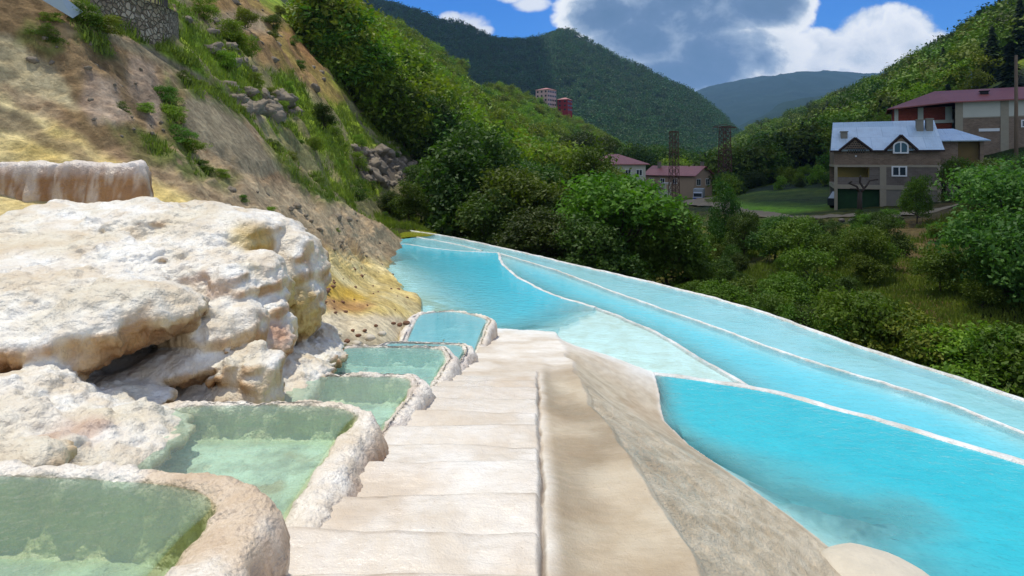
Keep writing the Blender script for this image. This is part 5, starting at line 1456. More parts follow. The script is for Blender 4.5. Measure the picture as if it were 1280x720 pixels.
def mat_roof(name, col, col2, seam=.9, rough=.4, metal=.0, patch=2.2):
    t = NT(name); p = t.obj()
    v = t.n('ShaderNodeTexBrick'); t.set(v.inputs['Vector'], p); v.inputs['Scale'].default_value = 1; v.offset = .5
    v.inputs['Brick Width'].default_value = patch; v.inputs['Row Height'].default_value = patch * .8; v.inputs['Mortar Size'].default_value = .015
    t.set(v.inputs['Color1'], col); t.set(v.inputs['Color2'], col2); t.set(v.inputs['Mortar'], tuple(c * .8 for c in col2))
    n = t.noise(p, 1.1, 6, .65)
    c = t.mix(t.mapr(n, .4, .7, 0, .6), v.outputs[0], t.mix(1.0, v.outputs[0], (.80, .78, .78), 'MULTIPLY'))
    wv = t.n('ShaderNodeTexWave'); t.set(wv.inputs['Vector'], p); wv.inputs['Scale'].default_value = 1.6; wv.inputs['Distortion'].default_value = 0
    return t.out(t.principled(c, rough, t.bump(wv.outputs[1], .25, .04), Metallic=metal, Specular_IOR_Level=.5))
M_SILV = mat_roof('zinc_roof', lin(206, 222, 228), lin(172, 196, 208), .9, .38, .25)
M_PROOF = mat_roof('red_sheet_roof', lin(142, 74, 62), lin(128, 64, 54), .9, .5, .0, 3.0)
M_PROOF2 = mat_roof('pink_sheet_roof', lin(172, 106, 98), lin(154, 92, 86), .9, .5, .0, 3.0)
M_TIN = mat_roof('old_tin_roof', lin(158, 152, 140), lin(138, 132, 122), .9, .5, .1, 2.0)
M_RUST = simple('rusty_steel', lin(92, 66, 52), .8, .3, 3)
M_STEEL = simple('dull_steel', lin(72, 68, 64), .7, .3, 3)
M_WOODP = simple('weathered_pole_wood', lin(104, 88, 70), .9, .3, 3, .5, 12)

def window(parent, x0, x1, z0, z1, y, fr=.07, cols=2, rows=1, arch=False, mat=None, th=.09, glass=None, rz=None):
    """a frame on a wall whose face is at y (facing -y), its pane a sub-part"""
    m = MB()
    m.b(x0, x0 + fr, y - th, y + .04, z0, z1); m.b(x1 - fr, x1, y - th, y + .04, z0, z1)
    m.b(x0 + fr, x1 - fr, y - th, y + .04, z0, z0 + fr)
    if not arch: m.b(x0 + fr, x1 - fr, y - th, y + .04, z1 - fr, z1)
    for k in range(1, cols):
        xc = x0 + (x1 - x0) * k / cols; m.b(xc - fr * .4, xc + fr * .4, y - th + .01, y + .03, z0 + fr, z1 - (0 if arch else fr))
    for k in range(1, rows):
        zc = z0 + (z1 - z0) * k / rows; m.b(x0 + fr, x1 - fr, y - th + .012, y + .028, zc - fr * .35, zc + fr * .35)
    xm, hw = (x0 + x1) / 2, (x1 - x0) / 2
    if arch:
        A = [(xm + hw * math.cos(a), z1 + hw * .75 * math.sin(a)) for a in np.linspace(0, math.pi, 13)]
        m.prism(A + [(xm + (hw - fr) * math.cos(a), z1 + (hw * .75 - fr) * math.sin(a)) for a in np.linspace(math.pi, 0, 13)], y - th, y + .04)
        m.b(xm - fr * .4, xm + fr * .4, y - th + .01, y + .03, z1, z1 + hw * .75 - fr)
    w = m.build('window', mat or M_WFR, parent)
    g_ = MB(); g_.b(x0 + fr * .5, x1 - fr * .5, y - .02, y + .02, z0 + fr * .5, z1)
    if arch: g_.prism([(xm + (hw - fr * .5) * math.cos(a), z1 + .002 + (hw * .75 - fr * .5) * math.sin(a)) for a in np.linspace(0, math.pi, 13)], y - .02, y + .02)
    g_.build('pane', glass or M_GLS, w)
    return w

# --- unfinished brick house with a silver roof; local x along the facade, y into the house
HY = 58.5
hb = U(1043, 262, HY); base = np.array([hb[0], HY, -.75])
HA = math.radians(-26); HC, HS = math.cos(HA), math.sin(HA)
house = empty('brick_house', base, HA); tag(house, 'unfinished brick house with silver sheet roof, two roof peaks and a ground floor annex', 'house')
def sx(px):
    k = (px - 640) / F; return (k * HY - hb[0]) / (HC - k * HS)
sz = lambda py: EYE + (HZ - py) / F * (HY - 2.0) - base[2]
W = sx(1176); D = 8.5
e1, s2a, s2b, s1a, s1b = sz(186), sz(209), sz(206), sz(237), sz(231.5)
def part(name, mat, fn, parent=house):
    m = MB(); fn(m); return m.build(name, mat, parent)
g1 = [(sx(1053), sz(186)), (sx(1068.5), sz(174)), (sx(1085), sz(186))]; g2 = [(sx(1110), sz(185.5)), (sx(1125.5), sz(171.5)), (sx(1141.5), sz(185))]
def upper(m):
    m.b(0, W, .10, .35, s2b, e1 - .02)
    m.b(0, .25, .35, D, s2b, e1 - .02); m.b(W - .25, W, .35, D, 0, e1 - .02); m.b(0, W, D - .2, D, 0, e1 - .02)
part('upper_wall', M_BRK, upper)
part('gable', M_BRK, lambda m: m.prism([g1[0], g1[2], g1[1]], -.31, .9))
part('gable', M_BRK, lambda m: m.prism([g2[0], g2[2], g2[1]], -.31, .9))
def lattice(m):
    for r_ in range(6):
        for c_ in range(8):
            x = sx(1059) + (c_ + .5 * (r_ % 2)) * .2; zz = sz(190.5) + r_ * .2
            if abs(x - sx(1069)) < .85 - max(0, r_ - 3) * .2: m.box((x, -.32, zz), (.11, .06, .11), 0)
part('brick_lattice', M_DARK, lattice)
part('slab', M_CONC, lambda m: m.b(-.05, W + .05, .04, D, s2a, s2b - .005))
part('slab', M_CONC, lambda m: m.b(-.05, W + .05, .02, D, s1a, s1b - .005))
for a, b in ((1043, 1047), (1100, 1108), (1172, 1176.5)):
    part('concrete_column', M_CONC, lambda m: m.b(sx(a), sx(b), .03, .35, -1.2, s1a - .003)); part('concrete_column', M_CONC, lambda m: m.b(sx(a), sx(b), .05, .35, s1b, s2a - .003))
part('middle_wall', M_BRKG, lambda m: m.b(sx(1087), sx(1100), .09, .33, s1b + .003, s2a - .006)); part('middle_wall', M_BRKG, lambda m: m.b(sx(1108), sx(1172), .09, .33, s1b + .003, s2a - .006)); part('parapet', M_BRKG, lambda m: m.b(sx(1047), sx(1087), .09, .3, s1b + .003, sz(222)))
part('balcony_back_wall', M_YEL, lambda m: (m.b(sx(1047), sx(1087), 1.8, 2.0, s1b + .003, s2a - .006), m.b(sx(1086), sx(1087), .34, 1.8, s1b + .003, s2a - .006)))
part('green_netting', M_GNET, lambda m: m.b(sx(1047.3), sx(1099.7), .5, .6, -.4, s1a - .02))
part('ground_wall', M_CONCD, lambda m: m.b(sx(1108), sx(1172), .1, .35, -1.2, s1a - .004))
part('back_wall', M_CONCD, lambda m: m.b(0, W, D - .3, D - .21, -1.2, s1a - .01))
window(house, sx(1114.5), sx(1134), sz(220.5), sz(207.5), .09, .13, 2, 1)
window(house, sx(1115.5), sx(1135), sz(192), sz(183), -.31, .13, 2, 1, True)
window(house, sx(1069) - .01, sx(1071), sz(196), sz(194), .09, .1, 1, 1)
# roof: front slope with two small gabled peaks, back slope
zr_, yr_ = sz(156) + .35 * 0 + .6, 4.4
def roof(m):
    o = .26
    m.sheet([(-.35, -o, e1 - .12), (W + .25, -o, e1 - .12), (W + .25, yr_, zr_), (.1, yr_, zr_)], .12)
    m.sheet([(W + .25, D + o, e1 - .12), (.0, D + o, e1 - .12), (.1, yr_ + .01, zr_), (W + .25, yr_ + .01, zr_)], .12)
    sl = (zr_ - e1 + .12) / (yr_ + o)
    for gg in (g1, g2):
        pk = (gg[1][0], gg[1][1] + .18); yb = (pk[1] - e1 + .12) / sl - o + .1
        for sgn, q in ((1, gg[0]), (-1, gg[2])):
            a = (q[0] - .25 * sgn, -o - .05, e1 - .10); b = (pk[0], -o - .05, pk[1] + .05); c = (pk[0], yb, pk[1] + .05)
            quad = [a, b, c] if sgn > 0 else [a, c, b]
            m.sheet(quad[::-1], .08)
rf = part('roof', M_SILV, roof)
def verge(m):
    for gg in (g1, g2):
        pk = (gg[1][0], -.42, gg[1][1] + .16)
        for q in (gg[0], gg[2]): m.tube([(q[0] + (.3 if q is gg[2] else -.3), -.42, e1 - .16), pk], .12, 4)
    m.b(-.38, sx(1053) - .1, -.42, -.32, e1 - .3, e1 - .14); m.b(sx(1085) + .1, sx(1110) - .1, -.42, -.32, e1 - .3, e1 - .14); m.b(sx(1141), W + .25, -.42, -.32, e1 - .3, e1 - .14)
part('verge_board', simple('dark_timber', (.03, .016, .012), .8), verge)
for a, b, zt, zb_, yy in ((1051, 1059.5, 163, 178, 1.6), (1146, 1154.5, 150.5, 168, 2.6), (1158, 1166.5, 149.5, 168, 2.6)):
    mm = MB()
    def sxy(px):
        k = (px - 640) / F; return (k * (HY + yy * HC) - hb[0] + yy * HS) / (HC - k * HS)
    x0, x1 = sxy(a), sxy(b)
    zt_ = EYE + (HZ - zt) / F * (HY + yy - 2) - base[2]; zb2 = EYE + (HZ - zb_) / F * (HY + yy - 2) - base[2]
    mm.b(x0, x1, yy, yy + .7, zb2 - .9, zt_ - .12); mm.b(x0 - .06, x1 + .06, yy - .06, yy + .76, zt_ - .115, zt_)
    ch = mm.build('chimney', M_CONCD, rf)
# annex
AX0, AX1 = W + .02, sx(1239)
def annex(m):
    m.b(AX0, sx(1205), 2.2, 2.5, s1b + .2, sz(177.5)); m.b(AX1 - .3, AX1 - .02, 2.2, 9, s1b + .2, sz(177.5)); m.b(AX0, AX1, 8.7, 9, -1, sz(177.5))
part('annex_wall', M_BRK, annex)
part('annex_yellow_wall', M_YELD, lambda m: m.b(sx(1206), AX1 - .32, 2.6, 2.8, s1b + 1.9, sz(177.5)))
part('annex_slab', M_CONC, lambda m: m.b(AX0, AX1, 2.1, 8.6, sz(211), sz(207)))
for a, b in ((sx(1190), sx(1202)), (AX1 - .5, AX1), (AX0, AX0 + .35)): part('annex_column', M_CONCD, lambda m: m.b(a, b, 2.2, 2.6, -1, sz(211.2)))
part('annex_wall', M_BRK, lambda m: m.b(AX0, sx(1205), 2.19, 2.49, sz(206.8), s1b + .19))
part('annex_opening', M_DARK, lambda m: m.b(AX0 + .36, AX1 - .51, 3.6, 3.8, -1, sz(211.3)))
def aroof(m):
    x0, x1, y0, y1, ze, zp = W + .3, AX1 + .35, 1.5, 9.6, sz(176), sz(159.5)
    yc, xr = 5.2, sx(1209)
    m.sheet([(x0, y0, ze), (x1, y0, ze), (xr, yc, zp), (x0, yc, zp)], .1); m.sheet([(x1, y0 + .02, ze), (x1, y1, ze), (xr, yc + .02, zp)], .1); m.sheet([(x1, y1, ze), (x0, y1, ze), (x0, yc + .02, zp), (xr, yc + .02, zp)], .1)
part('annex_roof', M_SILV, aroof)

# --- long red roofed building behind
RY_ = 84.0
rb0 = U(1195, 200, RY_); rbz = -.5
red = empty('red_roofed_building', (rb0[0], RY_, rbz), math.radians(-32)); tag(red, 'long unfinished building with red sheet roof behind the silver roofed house', 'building')
zz = lambda py: EYE + (HZ - py) / F * RY_ - rbz
Lr = 26.0
part('upper_wall', M_CREAM, lambda m: m.b(0, Lr, 0, .3, zz(147), zz(127.5)), red)
part('lower_wall', M_BRK, lambda m: m.b(0, Lr, 0.02, .3, 0, zz(148.5)), red)
part('floor_band', M_CONC, lambda m: m.b(-.05, Lr, -.04, .3, zz(148.4), zz(147.1)), red)
for x in (-.1, 5.0, 14.0): part('concrete_column', M_CONC, lambda m: m.b(x, x + .9, -.06, .0, 0, zz(127.6)), red)
part('wing_wall', M_BRKR, lambda m: (m.b(-7.3, -.2, 3, 3.3, zz(148), zz(131)), m.b(-7.3, -.2, 3, 3.3, 0, zz(152)), m.b(-7.6, -7.3, 3, 12, 0, zz(131))), red)
part('wing_frame', M_CREAM, lambda m: (m.b(-7.4, 0, 2.8, 3.4, zz(152), zz(148)), m.b(-4.4, -3.7, 2.85, 2.99, zz(148), zz(131)), m.b(-7.4, -6.9, 2.85, 2.99, zz(148), zz(131)), m.b(-1.0, -.2, 2.85, 2.99, zz(148), zz(131))), red)
part('back_wall', M_CREAM, lambda m: (m.b(-7.6, Lr, 12, 12.3, 0, zz(128)), m.b(Lr - .3, Lr, .3, 12, 0, zz(127.6))), red)
def rroof(m):
    m.sheet([(-8.4, 2.0, zz(131.5)), (-.6, -.9, zz(127.4)), (Lr + .6, -.9, zz(127.4)), (Lr + .6, 7, zz(107)), (-2, 7, zz(107))], .16)
    m.sheet([(-8.4, 2.02, zz(131.5)), (-2.02, 7.02, zz(107)), (-8.4, 13, zz(131.5))], .16)
    m.sheet([(-8.4, 13, zz(131.5)), (-2, 7.04, zz(107)), (Lr + .6, 7.04, zz(107)), (Lr + .6, 13, zz(131.5))], .16)
rr_ = part('roof', M_PROOF, rroof, red)
for x in (3.2, 12.5):
    mm = MB(); mm.b(x, x + .9, 3, 3.9, zz(119), zz(113.5)); mm.b(x - .15, x + 1.05, 2.9, 4, zz(113.4), zz(112.6)); mm.build('chimney', M_DARK, rr_)
window(red, 8.0, 9.6, zz(134), zz(129.5), 0, .12, 1)
window(red, 7.2, 8.6, zz(161), zz(152), .02, .16, 1); window(red, 9.4, 10.6, zz(161), zz(152), .02, .16, 1)
window(red, 2.6, 5.0 - .1, zz(165), zz(161.5), .02, .2, 1); window(red, 17, 18.6, zz(161), zz(152), .02, .16, 2)

# --- minaret
mt = empty('minaret', U(1213, 130, 140) * np.array([1, 1, 0]) + np.array([0, 0, 5])); tag(mt, 'slim minaret with grey conical cap rising behind the red sheet roof', 'minaret')
zt = EYE + (HZ - 76) / F * 140 - 5; zc = EYE + (HZ - 84) / F * 140 - 5; zs_ = EYE + (HZ - 112) / F * 140 - 5
mm = MB(); mm.tube([(0, 0, 0), (0, 0, zs_)], .95, 14); mm.build('shaft', M_CREAM, mt, True)
mm = MB(); mm.tube([(0, 0, zs_ - .01), (0, 0, zs_ + .2), (0, 0, (zs_ + zc) / 2), (0, 0, zc)], [1.25, 1.2, .62, .05], 14); mm.build('cap', simple('grey_lead', lin(126, 150, 158), .5, .15, 1), mt, True)
mm = MB(); mm.tube([(0, 0, zc - .1), (0, 0, zt)], [.07, .02], 6); mm.build('finial', M_DARK, mt)

# --- utility pole with lamp
pp = G(1270, 45); ph = EYE + (HZ - 69) / F * 45 - pp[2]
po = empty('utility_pole', pp); tag(po, 'weathered wooden utility pole with curved lamp arm before the red roofed building', 'pole')
mm = MB(); mm.tube([(0, 0, -.5), (.02, 0, ph / 2), (0, 0, ph)], [.15, .13, .10], 10); mm.build('post', M_WOODP, po, True)
mm = MB(); mm.tube([(0.05, 0, ph - 2.2), (.35, -.1, ph - 1.2), (.9, -.25, ph - .95), (1.2, -.3, ph - 1.0)], .035, 6); mm.build('lamp_arm', M_STEEL, po)
mm = MB(); mm.tube([(1.1, -.28, ph - 1.0), (1.35, -.35, ph - 1.02), (1.75, -.45, ph - 1.1)], [.08, .17, .08], 10); mm.build('lamp_head', M_WFR, po, True)

# --- mid valley houses
def gable_house(name, loc, rz, L, Wd, hw, hr, wall, roofm, label, wins_front=(), wins_gable=(), over=.5, chim=()):
    t = empty(name, loc, rz); tag(t, label, 'house')
    m = MB(); m.b(-L / 2, L / 2, 0, Wd, -1, hw); m.prism([(0, hw), (0, hw)], 0, 0) if False else None
    w_ = m.build('wall', wall, t)
    m = MB()
    for s_ in (-1, 1):
        x = s_ * L / 2; V = [(x - .12, .02, hw - .02), (x - .12, Wd - .02, hw - .02), (x - .12, Wd / 2, hw + hr - .08), (x + .12, .02, hw - .02), (x + .12, Wd - .02, hw - .02), (x + .12, Wd / 2, hw + hr - .08)]
        m.add(np.array(V) - np.array([s_ * .12, 0, 0]), [(0, 1, 2), (5, 4, 3), (0, 3, 4, 1), (1, 4, 5, 2), (2, 5, 3, 0)])
    m.build('gable', wall, t)
    sl = hr / (Wd / 2)
    m = MB(); a = L / 2 + over
    m.sheet([(-a, -over, hw - over * sl + .05), (a, -over, hw - over * sl + .05), (a, Wd / 2, hw + hr + .05), (-a, Wd / 2, hw + hr + .05)], .12)
    m.sheet([(a, Wd + over, hw - over * sl + .05), (-a, Wd + over, hw - over * sl + .05), (-a, Wd / 2 + .01, hw + hr + .05), (a, Wd / 2 + .01, hw + hr + .05)], .12)
    r_ = m.build('roof', roofm, t)
    for cx, cy in chim:
        m = MB(); m.b(cx - .35, cx + .35, cy - .35, cy + .35, hw + .3, hw + hr + 1.0); m.b(cx - .42, cx + .42, cy - .42, cy + .42, hw + hr + 1.0, hw + hr + 1.15); m.build('chimney', M_CONCD, r_)
    for x0, x1, z0, z1 in wins_front: window(t, x0, x1, z0, z1, 0, .12, 2)
    for y0, y1, z0, z1 in wins_gable:
        m = MB(); x = L / 2
        m.b(x - .02, x + .06, y0, y0 + .12, z0, z1); m.b(x - .02, x + .06, y1 - .12, y1, z0, z1); m.b(x - .02, x + .06, y0 + .12, y1 - .12, z0, z0 + .14); m.b(x - .02, x + .06, y0 + .12, y1 - .12, z1 - .12, z1)
        ym = (y0 + y1) / 2; m.b(x - .02, x + .055, ym - .06, ym + .06, z0 + .14, z1 - .12)
        f_ = m.build('window', M_WFR, t); m = MB(); m.b(x - .03, x + .025, y0 + .06, y1 - .06, z0 + .07, z1 - .06); m.build('pane', M_GLS, f_)
    return t
hz_ = ground(868, 143) - .2
p = U(868, 245, 143)
# corner nearest the viewer sits at px 868
a = math.radians(-48); L_, W_ = 14.5, 8.6
corner = np.array([p[0], 143]); cs, sn = math.cos(a), math.sin(a)
org = corner - np.array([cs * L_ / 2, sn * L_ / 2])
hbz = EYE + (HZ - 247) / F * 143
gable_house('village_house', (org[0], org[1], hbz), a, L_, W_, EYE + (HZ - 218.5) / F * 143 - hbz, 2.1, M_TAN, M_PROOF2, 'tan two storey village house with pink gabled roof behind the parked truck',
            [(-6, -4.6, 3.2, 4.6), (-2.6, -1.2, 3.2, 4.6), (1, 2.4, 3.2, 4.6)], [(1.0, 3.0, 2.9, 4.6), (5.4, 7.4, 2.9, 4.6)], .7, [(-5.0, 3.2), (6.4, 5.2)])
def hip_house(name, loc, rz, L, Wd, hw, hr, wall, roofm, label, wins=(), over=.7):
    t = empty(name, loc, rz); tag(t, label, 'house')
    m = MB(); m.b(-L / 2, L / 2, 0, Wd, -1.5, hw); m.build('wall', wall, t)
    a, o = L / 2 + over, over; k = max(.1, L / 2 - Wd / 2)
    R1, R2 = (-k, Wd / 2, hw + hr), (k, Wd / 2, hw + hr)
    A, B, C_, D_ = (-a, -o, hw), (a, -o, hw), (a, Wd + o, hw), (-a, Wd + o, hw)
    m = MB(); m.add([A, B, C_, D_, R1, R2, (-a, -o, hw - .15), (a, -o, hw - .15), (a, Wd + o, hw - .15), (-a, Wd + o, hw - .15)], [(0, 1, 5, 4), (1, 2, 5), (2, 3, 4, 5), (3, 0, 4), (6, 7, 1, 0), (7, 8, 2, 1), (8, 9, 3, 2), (9, 6, 0, 3), (9, 8, 7, 6)])
    m.build('roof', roofm, t)
    for x0, x1, z0, z1 in wins: window(t, x0, x1, z0, z1, 0, .14, 2)
    return t
Y0 = 120; bz = EYE + (HZ - 232) / F * Y0
hip_house('village_house', (U(775, 200, Y0)[0], Y0, bz), .1, 11.0, 9, EYE + (HZ - 205) / F * Y0 - bz, 2.1, M_CREAM, M_PROOF2, 'cream house with pink hipped roof half hidden by the wide leafy tree', [(1, 2.4, 2, 3.4), (3.4, 4.8, 2, 3.4)])
Y0 = 64; bz = EYE + (HZ - 252) / F * Y0
hip_house('garden_shed', (U(703, 235, Y0)[0], Y0, bz), .2, 1.9, 1.8, EYE + (HZ - 231) / F * Y0 - bz, .55, M_WOODP, M_TIN, 'small shed with pale tin roof poking out of the dark trees', [], .35)
Y0 = 400; bz = EYE + (HZ - 224) / F * Y0
hip_house('village_house', (U(952, 220, Y0)[0], Y0, bz), 0, 9.5, 8, EYE + (HZ - 215) / F * Y0 - bz, 2.2, M_CREAM, M_PROOF2, 'tiny white house with pinkish roof far up the valley', [(-3.4, -2.2, 1.8, 3.2), (1.6, 2.8, 1.8, 3.2)])
# cabins near the tan house
for k, (px, Y0, w_, h_, lb) in enumerate([(834.5, 122, 1.4, 1.5, 'small white cabin box in front of the tan village house'), (827, 124, 1.0, .9, 'low white crate shaped cabin next to the taller white cabin box')]):
    gz = EYE + (HZ - (238 if k == 0 else 239)) / F * Y0; gg = ground(px, Y0)
    t = empty('cabin', (U(px, 200, Y0)[0], Y0, gz)); tag(t, lb, 'cabin')
    m = MB(); m.b(-w_ / 2, w_ / 2, 0, 1.2, min(-.6, gg - gz - .2), h_); m.build('wall', M_CREAM, t)
    m = MB(); m.b(-w_ / 2 - .1, w_ / 2 + .1, -.15, 1.35, h_ + .003, h_ + .1); m.build('roof', M_WFR, t)
    m = MB(); m.b(-.25, .25, -.03, .02, .0, h_ * .8); m.build('door', M_TAN, t)

# apartment blocks on the hill
def block(name, px, py0, py1, Y0, Wx, Wy, rz, floors, nx, ny, wall, roofm, label, attic=True):
    bz = EYE + (HZ - py1) / F * Y0; H = (py1 - py0) / F * Y0
    t = empty(name, (U(px, 200, Y0)[0], Y0, bz), rz); tag(t, label, 'apartment block' if 'pink' in label else 'building')
    m = MB(); m.b(-Wx / 2, Wx / 2, -Wy / 2, Wy / 2, -8, H); m.build('wall', wall, t)
    m = MB(); o = .6
    m.add([(-Wx / 2 - o, -Wy / 2 - o, H + .01), (Wx / 2 + o, -Wy / 2 - o, H + .01), (Wx / 2 + o, Wy / 2 + o, H + .01), (-Wx / 2 - o, Wy / 2 + o, H + .01), (-Wx * .1, 0, H + 1.8), (Wx * .1, 0, H + 1.8)], [(0, 1, 5, 4), (1, 2, 5), (2, 3, 4, 5), (3, 0, 4), (3, 2, 1, 0)])
    m.build('roof', roofm, t)
    fh = H / floors
    for fl in range(floors):
        for k in range(nx):
            x = -Wx / 2 + Wx * (k + .5) / nx; m = MB(); m.b(x - .75, x + .75, -Wy / 2 - .05, -Wy / 2 + .02, fl * fh + .9, fl * fh + 2.3); m.build('window', M_GLS, t)
        for k in range(ny):
            y = -Wy / 2 + Wy * (k + .5) / ny; m = MB(); m.b(Wx / 2 - .02, Wx / 2 + .05, y - .75, y + .75, fl * fh + .9, fl * fh + 2.3); m.build('window', M_GLS, t)
    return t
block('apartment_block', 682.5, 113, 139, 440, 11, 11.5, math.radians(-38), 5, 3, 5, M_PINK, M_PROOF2, 'pink five storey apartment block with a pale roof on the wooded hilltop')
block('hill_building', 706, 125, 140, 446, 8.5, 9, math.radians(-30), 3, 2, 3, M_REDW, M_PROOF2, 'dark red building beside the pink apartment block on the hilltop')

# --- lattice pylons
def pylon(px, Y0, yb, yt, wpx, arms, label, top_w=.5):
    bz = min(ground(px, Y0), EYE + (HZ - yb) / F * Y0) - .3; H = EYE + (HZ - yt) / F * Y0 - bz; wd = wpx / F * Y0
    t = empty('lattice_pylon', (U(px, 200, Y0)[0], Y0, bz), .25); tag(t, label, 'pylon')
    m = MB(); ns = 11
    def hw(q): return wd / 2 * (1 - (1 - top_w) * q)
    c4 = ((-1, -1), (1, -1), (1, 1), (-1, 1)); th = wd * .05
    for a, b in c4: m.bar((a * hw(0), b * hw(0), 0), (a * hw(1), b * hw(1), H), th * 1.7)
    for k in range(ns):
        q0, q1 = k / ns, (k + 1) / ns
        for i in range(4):
            a, b = c4[i], c4[(i + 1) % 4]
            m.bar((a[0] * hw(q0), a[1] * hw(q0), H * q0), (b[0] * hw(q1), b[1] * hw(q1), H * q1), th); m.bar((b[0] * hw(q0), b[1] * hw(q0), H * q0), (a[0] * hw(q1), a[1] * hw(q1), H * q1), th)
            m.bar((a[0] * hw(q1), a[1] * hw(q1), H * q1), (b[0] * hw(q1), b[1] * hw(q1), H * q1), th)
    m.build('tower', M_RUST, t)
    for q, half in arms:
        m = MB(); w2 = half / F * Y0
        for yy in (-hw(q), hw(q)):
            m.bar((-w2, 0, H * q), (0, yy, H * q + .1), th * 1.4); m.bar((w2, 0, H * q), (0, yy, H * q + .1), th * 1.4)
        m.bar((-w2, 0, H * q), (0, 0, H * q + w2 * .25), th); m.bar((w2, 0, H * q), (0, 0, H * q + w2 * .25), th)
        n_ = 6
        for k in range(n_): 
            x = -w2 + 2 * w2 * k / (n_ - 1); m.bar((x, 0, H * q), (x, 0, H * q - .5), th * .9)
        m.build('cross_arm', M_RUST, t)
    return t
pylon(842.5, 118, 250, 164, 10, [(.985, 7), (.84, 8), (.7, 7)], 'rusty lattice pylon standing before the pink gabled village house', .75)
pylon(906, 138, 245, 158, 13, [(.985, 17), (.66, 8)], 'lattice pylon with wide flat top arm between village house and green field', .7)

# --- truck
Y0 = 134; gz = EYE + (HZ - 254) / F * Y0
trk = empty('parked_truck', (U(872, 200, Y0)[0], Y0, gz), math.radians(-22)); tag(trk, 'box truck with blue and white cab parked at the tan village house', 'truck')
M_BOX = simple('grey_cargo_cover', lin(150, 156, 152), .8, .15, 1); M_CAB = simple('white_cab_paint', lin(206, 212, 220), .35, .05, 1); M_BLUE = simple('blue_paint', lin(30, 60, 150), .35, .1, 1)
m = MB(); m.b(-1.15, 1.15, 2.0, 7.6, 1.0, 3.2); o_ = m.build('cargo_box', M_BOX, trk)
m = MB(); m.prism([(-1.05, .55), (1.05, .55), (1.05, 1.5), (.95, 2.5), (-.95, 2.5), (-1.05, 1.5)], 0.0, 1.85); m.build('cab', M_CAB, trk)
m = MB(); m.b(-1.0, 1.0, -.05, .02, 1.0, 1.28); m.build('grille_band', M_BLUE, trk)
m = MB(); m.b(-.9, .9, -.03, .03, 1.5, 2.3); m.build('windscreen', M_GLS, trk)
m = MB(); m.b(-1.1, 1.1, -.12, .1, .4, .62); m.build('bumper', M_BLUE, trk)
for x in (-.75, .75): m = MB(); m.b(x - .16, x + .16, -.06, 0, .74, .92); m.build('headlight', M_WFR, trk)
for x in (-.98, .98):
    for y in (.9, 5.9):
        m = MB(); m.tube([(x - .15, y, .48), (x + .15, y, .48)], .48, 16); w_ = m.build('wheel', M_DARK, trk); m = MB(); m.tube([(x - .17, y, .48), (x + .17, y, .48)], .24, 12); m.build('rim', M_STEEL, w_)
# --- small van under the brick house
gz = ground(1041, 60.5)
van = empty('parked_van', (U(1043.5, 200, 60.5)[0], 60.5, max(gz, -.85)), math.radians(-60)); tag(van, 'dark van with pale windscreen edge parked behind the corner pillar of the brick house', 'van')
M_VAN = simple('dark_van_paint', lin(40, 44, 52), .35, .1, 1)
m = MB(); m.add([(-.8, 0, .35), (.8, 0, .35), (.8, 0, 1.05), (-.8, 0, 1.05), (-.75, .75, 1.85), (.75, .75, 1.85), (-.8, 3.6, 1.9), (.8, 3.6, 1.9), (-.8, 3.6, .35), (.8, 3.6, .35)], [(0, 1, 2, 3), (3, 2, 5, 4), (4, 5, 7, 6), (6, 7, 9, 8), (8, 9, 1, 0), (1, 9, 7, 5, 2), (0, 3, 4, 6, 8)]); m.build('body', M_VAN, van)
m = MB(); m.sheet([(-.7, .03, 1.1), (.7, .03, 1.1), (.64, .7, 1.78), (-.64, .7, 1.78)], -.03); m.build('windscreen', simple('pale_glass', lin(186, 190, 190), .2, .2, 1), van)
for x in (-.72, .72):
    for y in (.7, 2.9): m = MB(); m.tube([(x - .1, y, .33), (x + .1, y, .33)], .33, 14); m.build('wheel', M_DARK, van)

# --- bare pollarded tree before the brick house
bp = G(1074.5, 50)
bt = empty('pollarded_tree', bp); tag(bt, 'bare pollarded tree with stubby limbs in front of the green netting', 'tree')
s_ = 50 / F
def bq(px, py): return ((px - 1074.5) * s_, 0, (HZ - py) * s_ + EYE - bp[2])
m = MB(); z0_ = bq(1074, 262)[2]
m.tube([(0, 0, -.3), bq(1074.5, 252), bq(1075, 240)], [.22, .19, .17], 9); m.build('trunk', M_BARK, bt, True)
for pts, r_ in (([(1075, 241), (1070, 233), (1063, 229), (1061.5, 227)], .10), ([(1075, 241), (1079, 236), (1077, 228), (1072.5, 220)], .12), ([(1078, 238), (1083, 231), (1089, 226), (1094, 224)], .09), ([(1073, 238), (1069, 236), (1064.5, 236)], .05)):
    m = MB(); m.tube([np.array(bq(*q)) + np.array([0, .12 * k * (-1) ** k, 0]) for k, q in enumerate(pts)], np.linspace(r_, r_ * .7, len(pts)), 7); m.build('limb', M_BARK, bt, True)

# --- stone retaining wall with rounded end, ledge and metal sheet
def mat_rubble(name):
    t = NT(name); p = t.obj()
    vec = t.mapping(p, (1.0, 1.0, 1.35))
    d = t.vor(vec, 5.5, 'DISTANCE_TO_EDGE'); v = t.n('ShaderNodeTexVoronoi'); t.set(v.inputs['Vector'], vec); v.inputs['Scale'].default_value = 5.5
    sc = t.n('ShaderNodeSeparateColor'); t.set(sc.inputs[0], v.outputs['Color'])
    c = t.ramp(sc.outputs[0], [(0, lin(122, 106, 86)), (.5, lin(156, 140, 116)), (1, lin(178, 164, 142))])
    c = t.mix(t.mapr(d, .0, .09), lin(104, 94, 76), c); c = t.mix(t.mapr(t.noise(p, .5, 5), .4, .7, 0, .5), c, t.mix(1.0, c, (.72, .68, .6), 'MULTIPLY'))
    return t.out(t.principled(c, .92, t.bump(t.mapr(d, 0, .14), .9, .08), Specular_IOR_Level=.2))
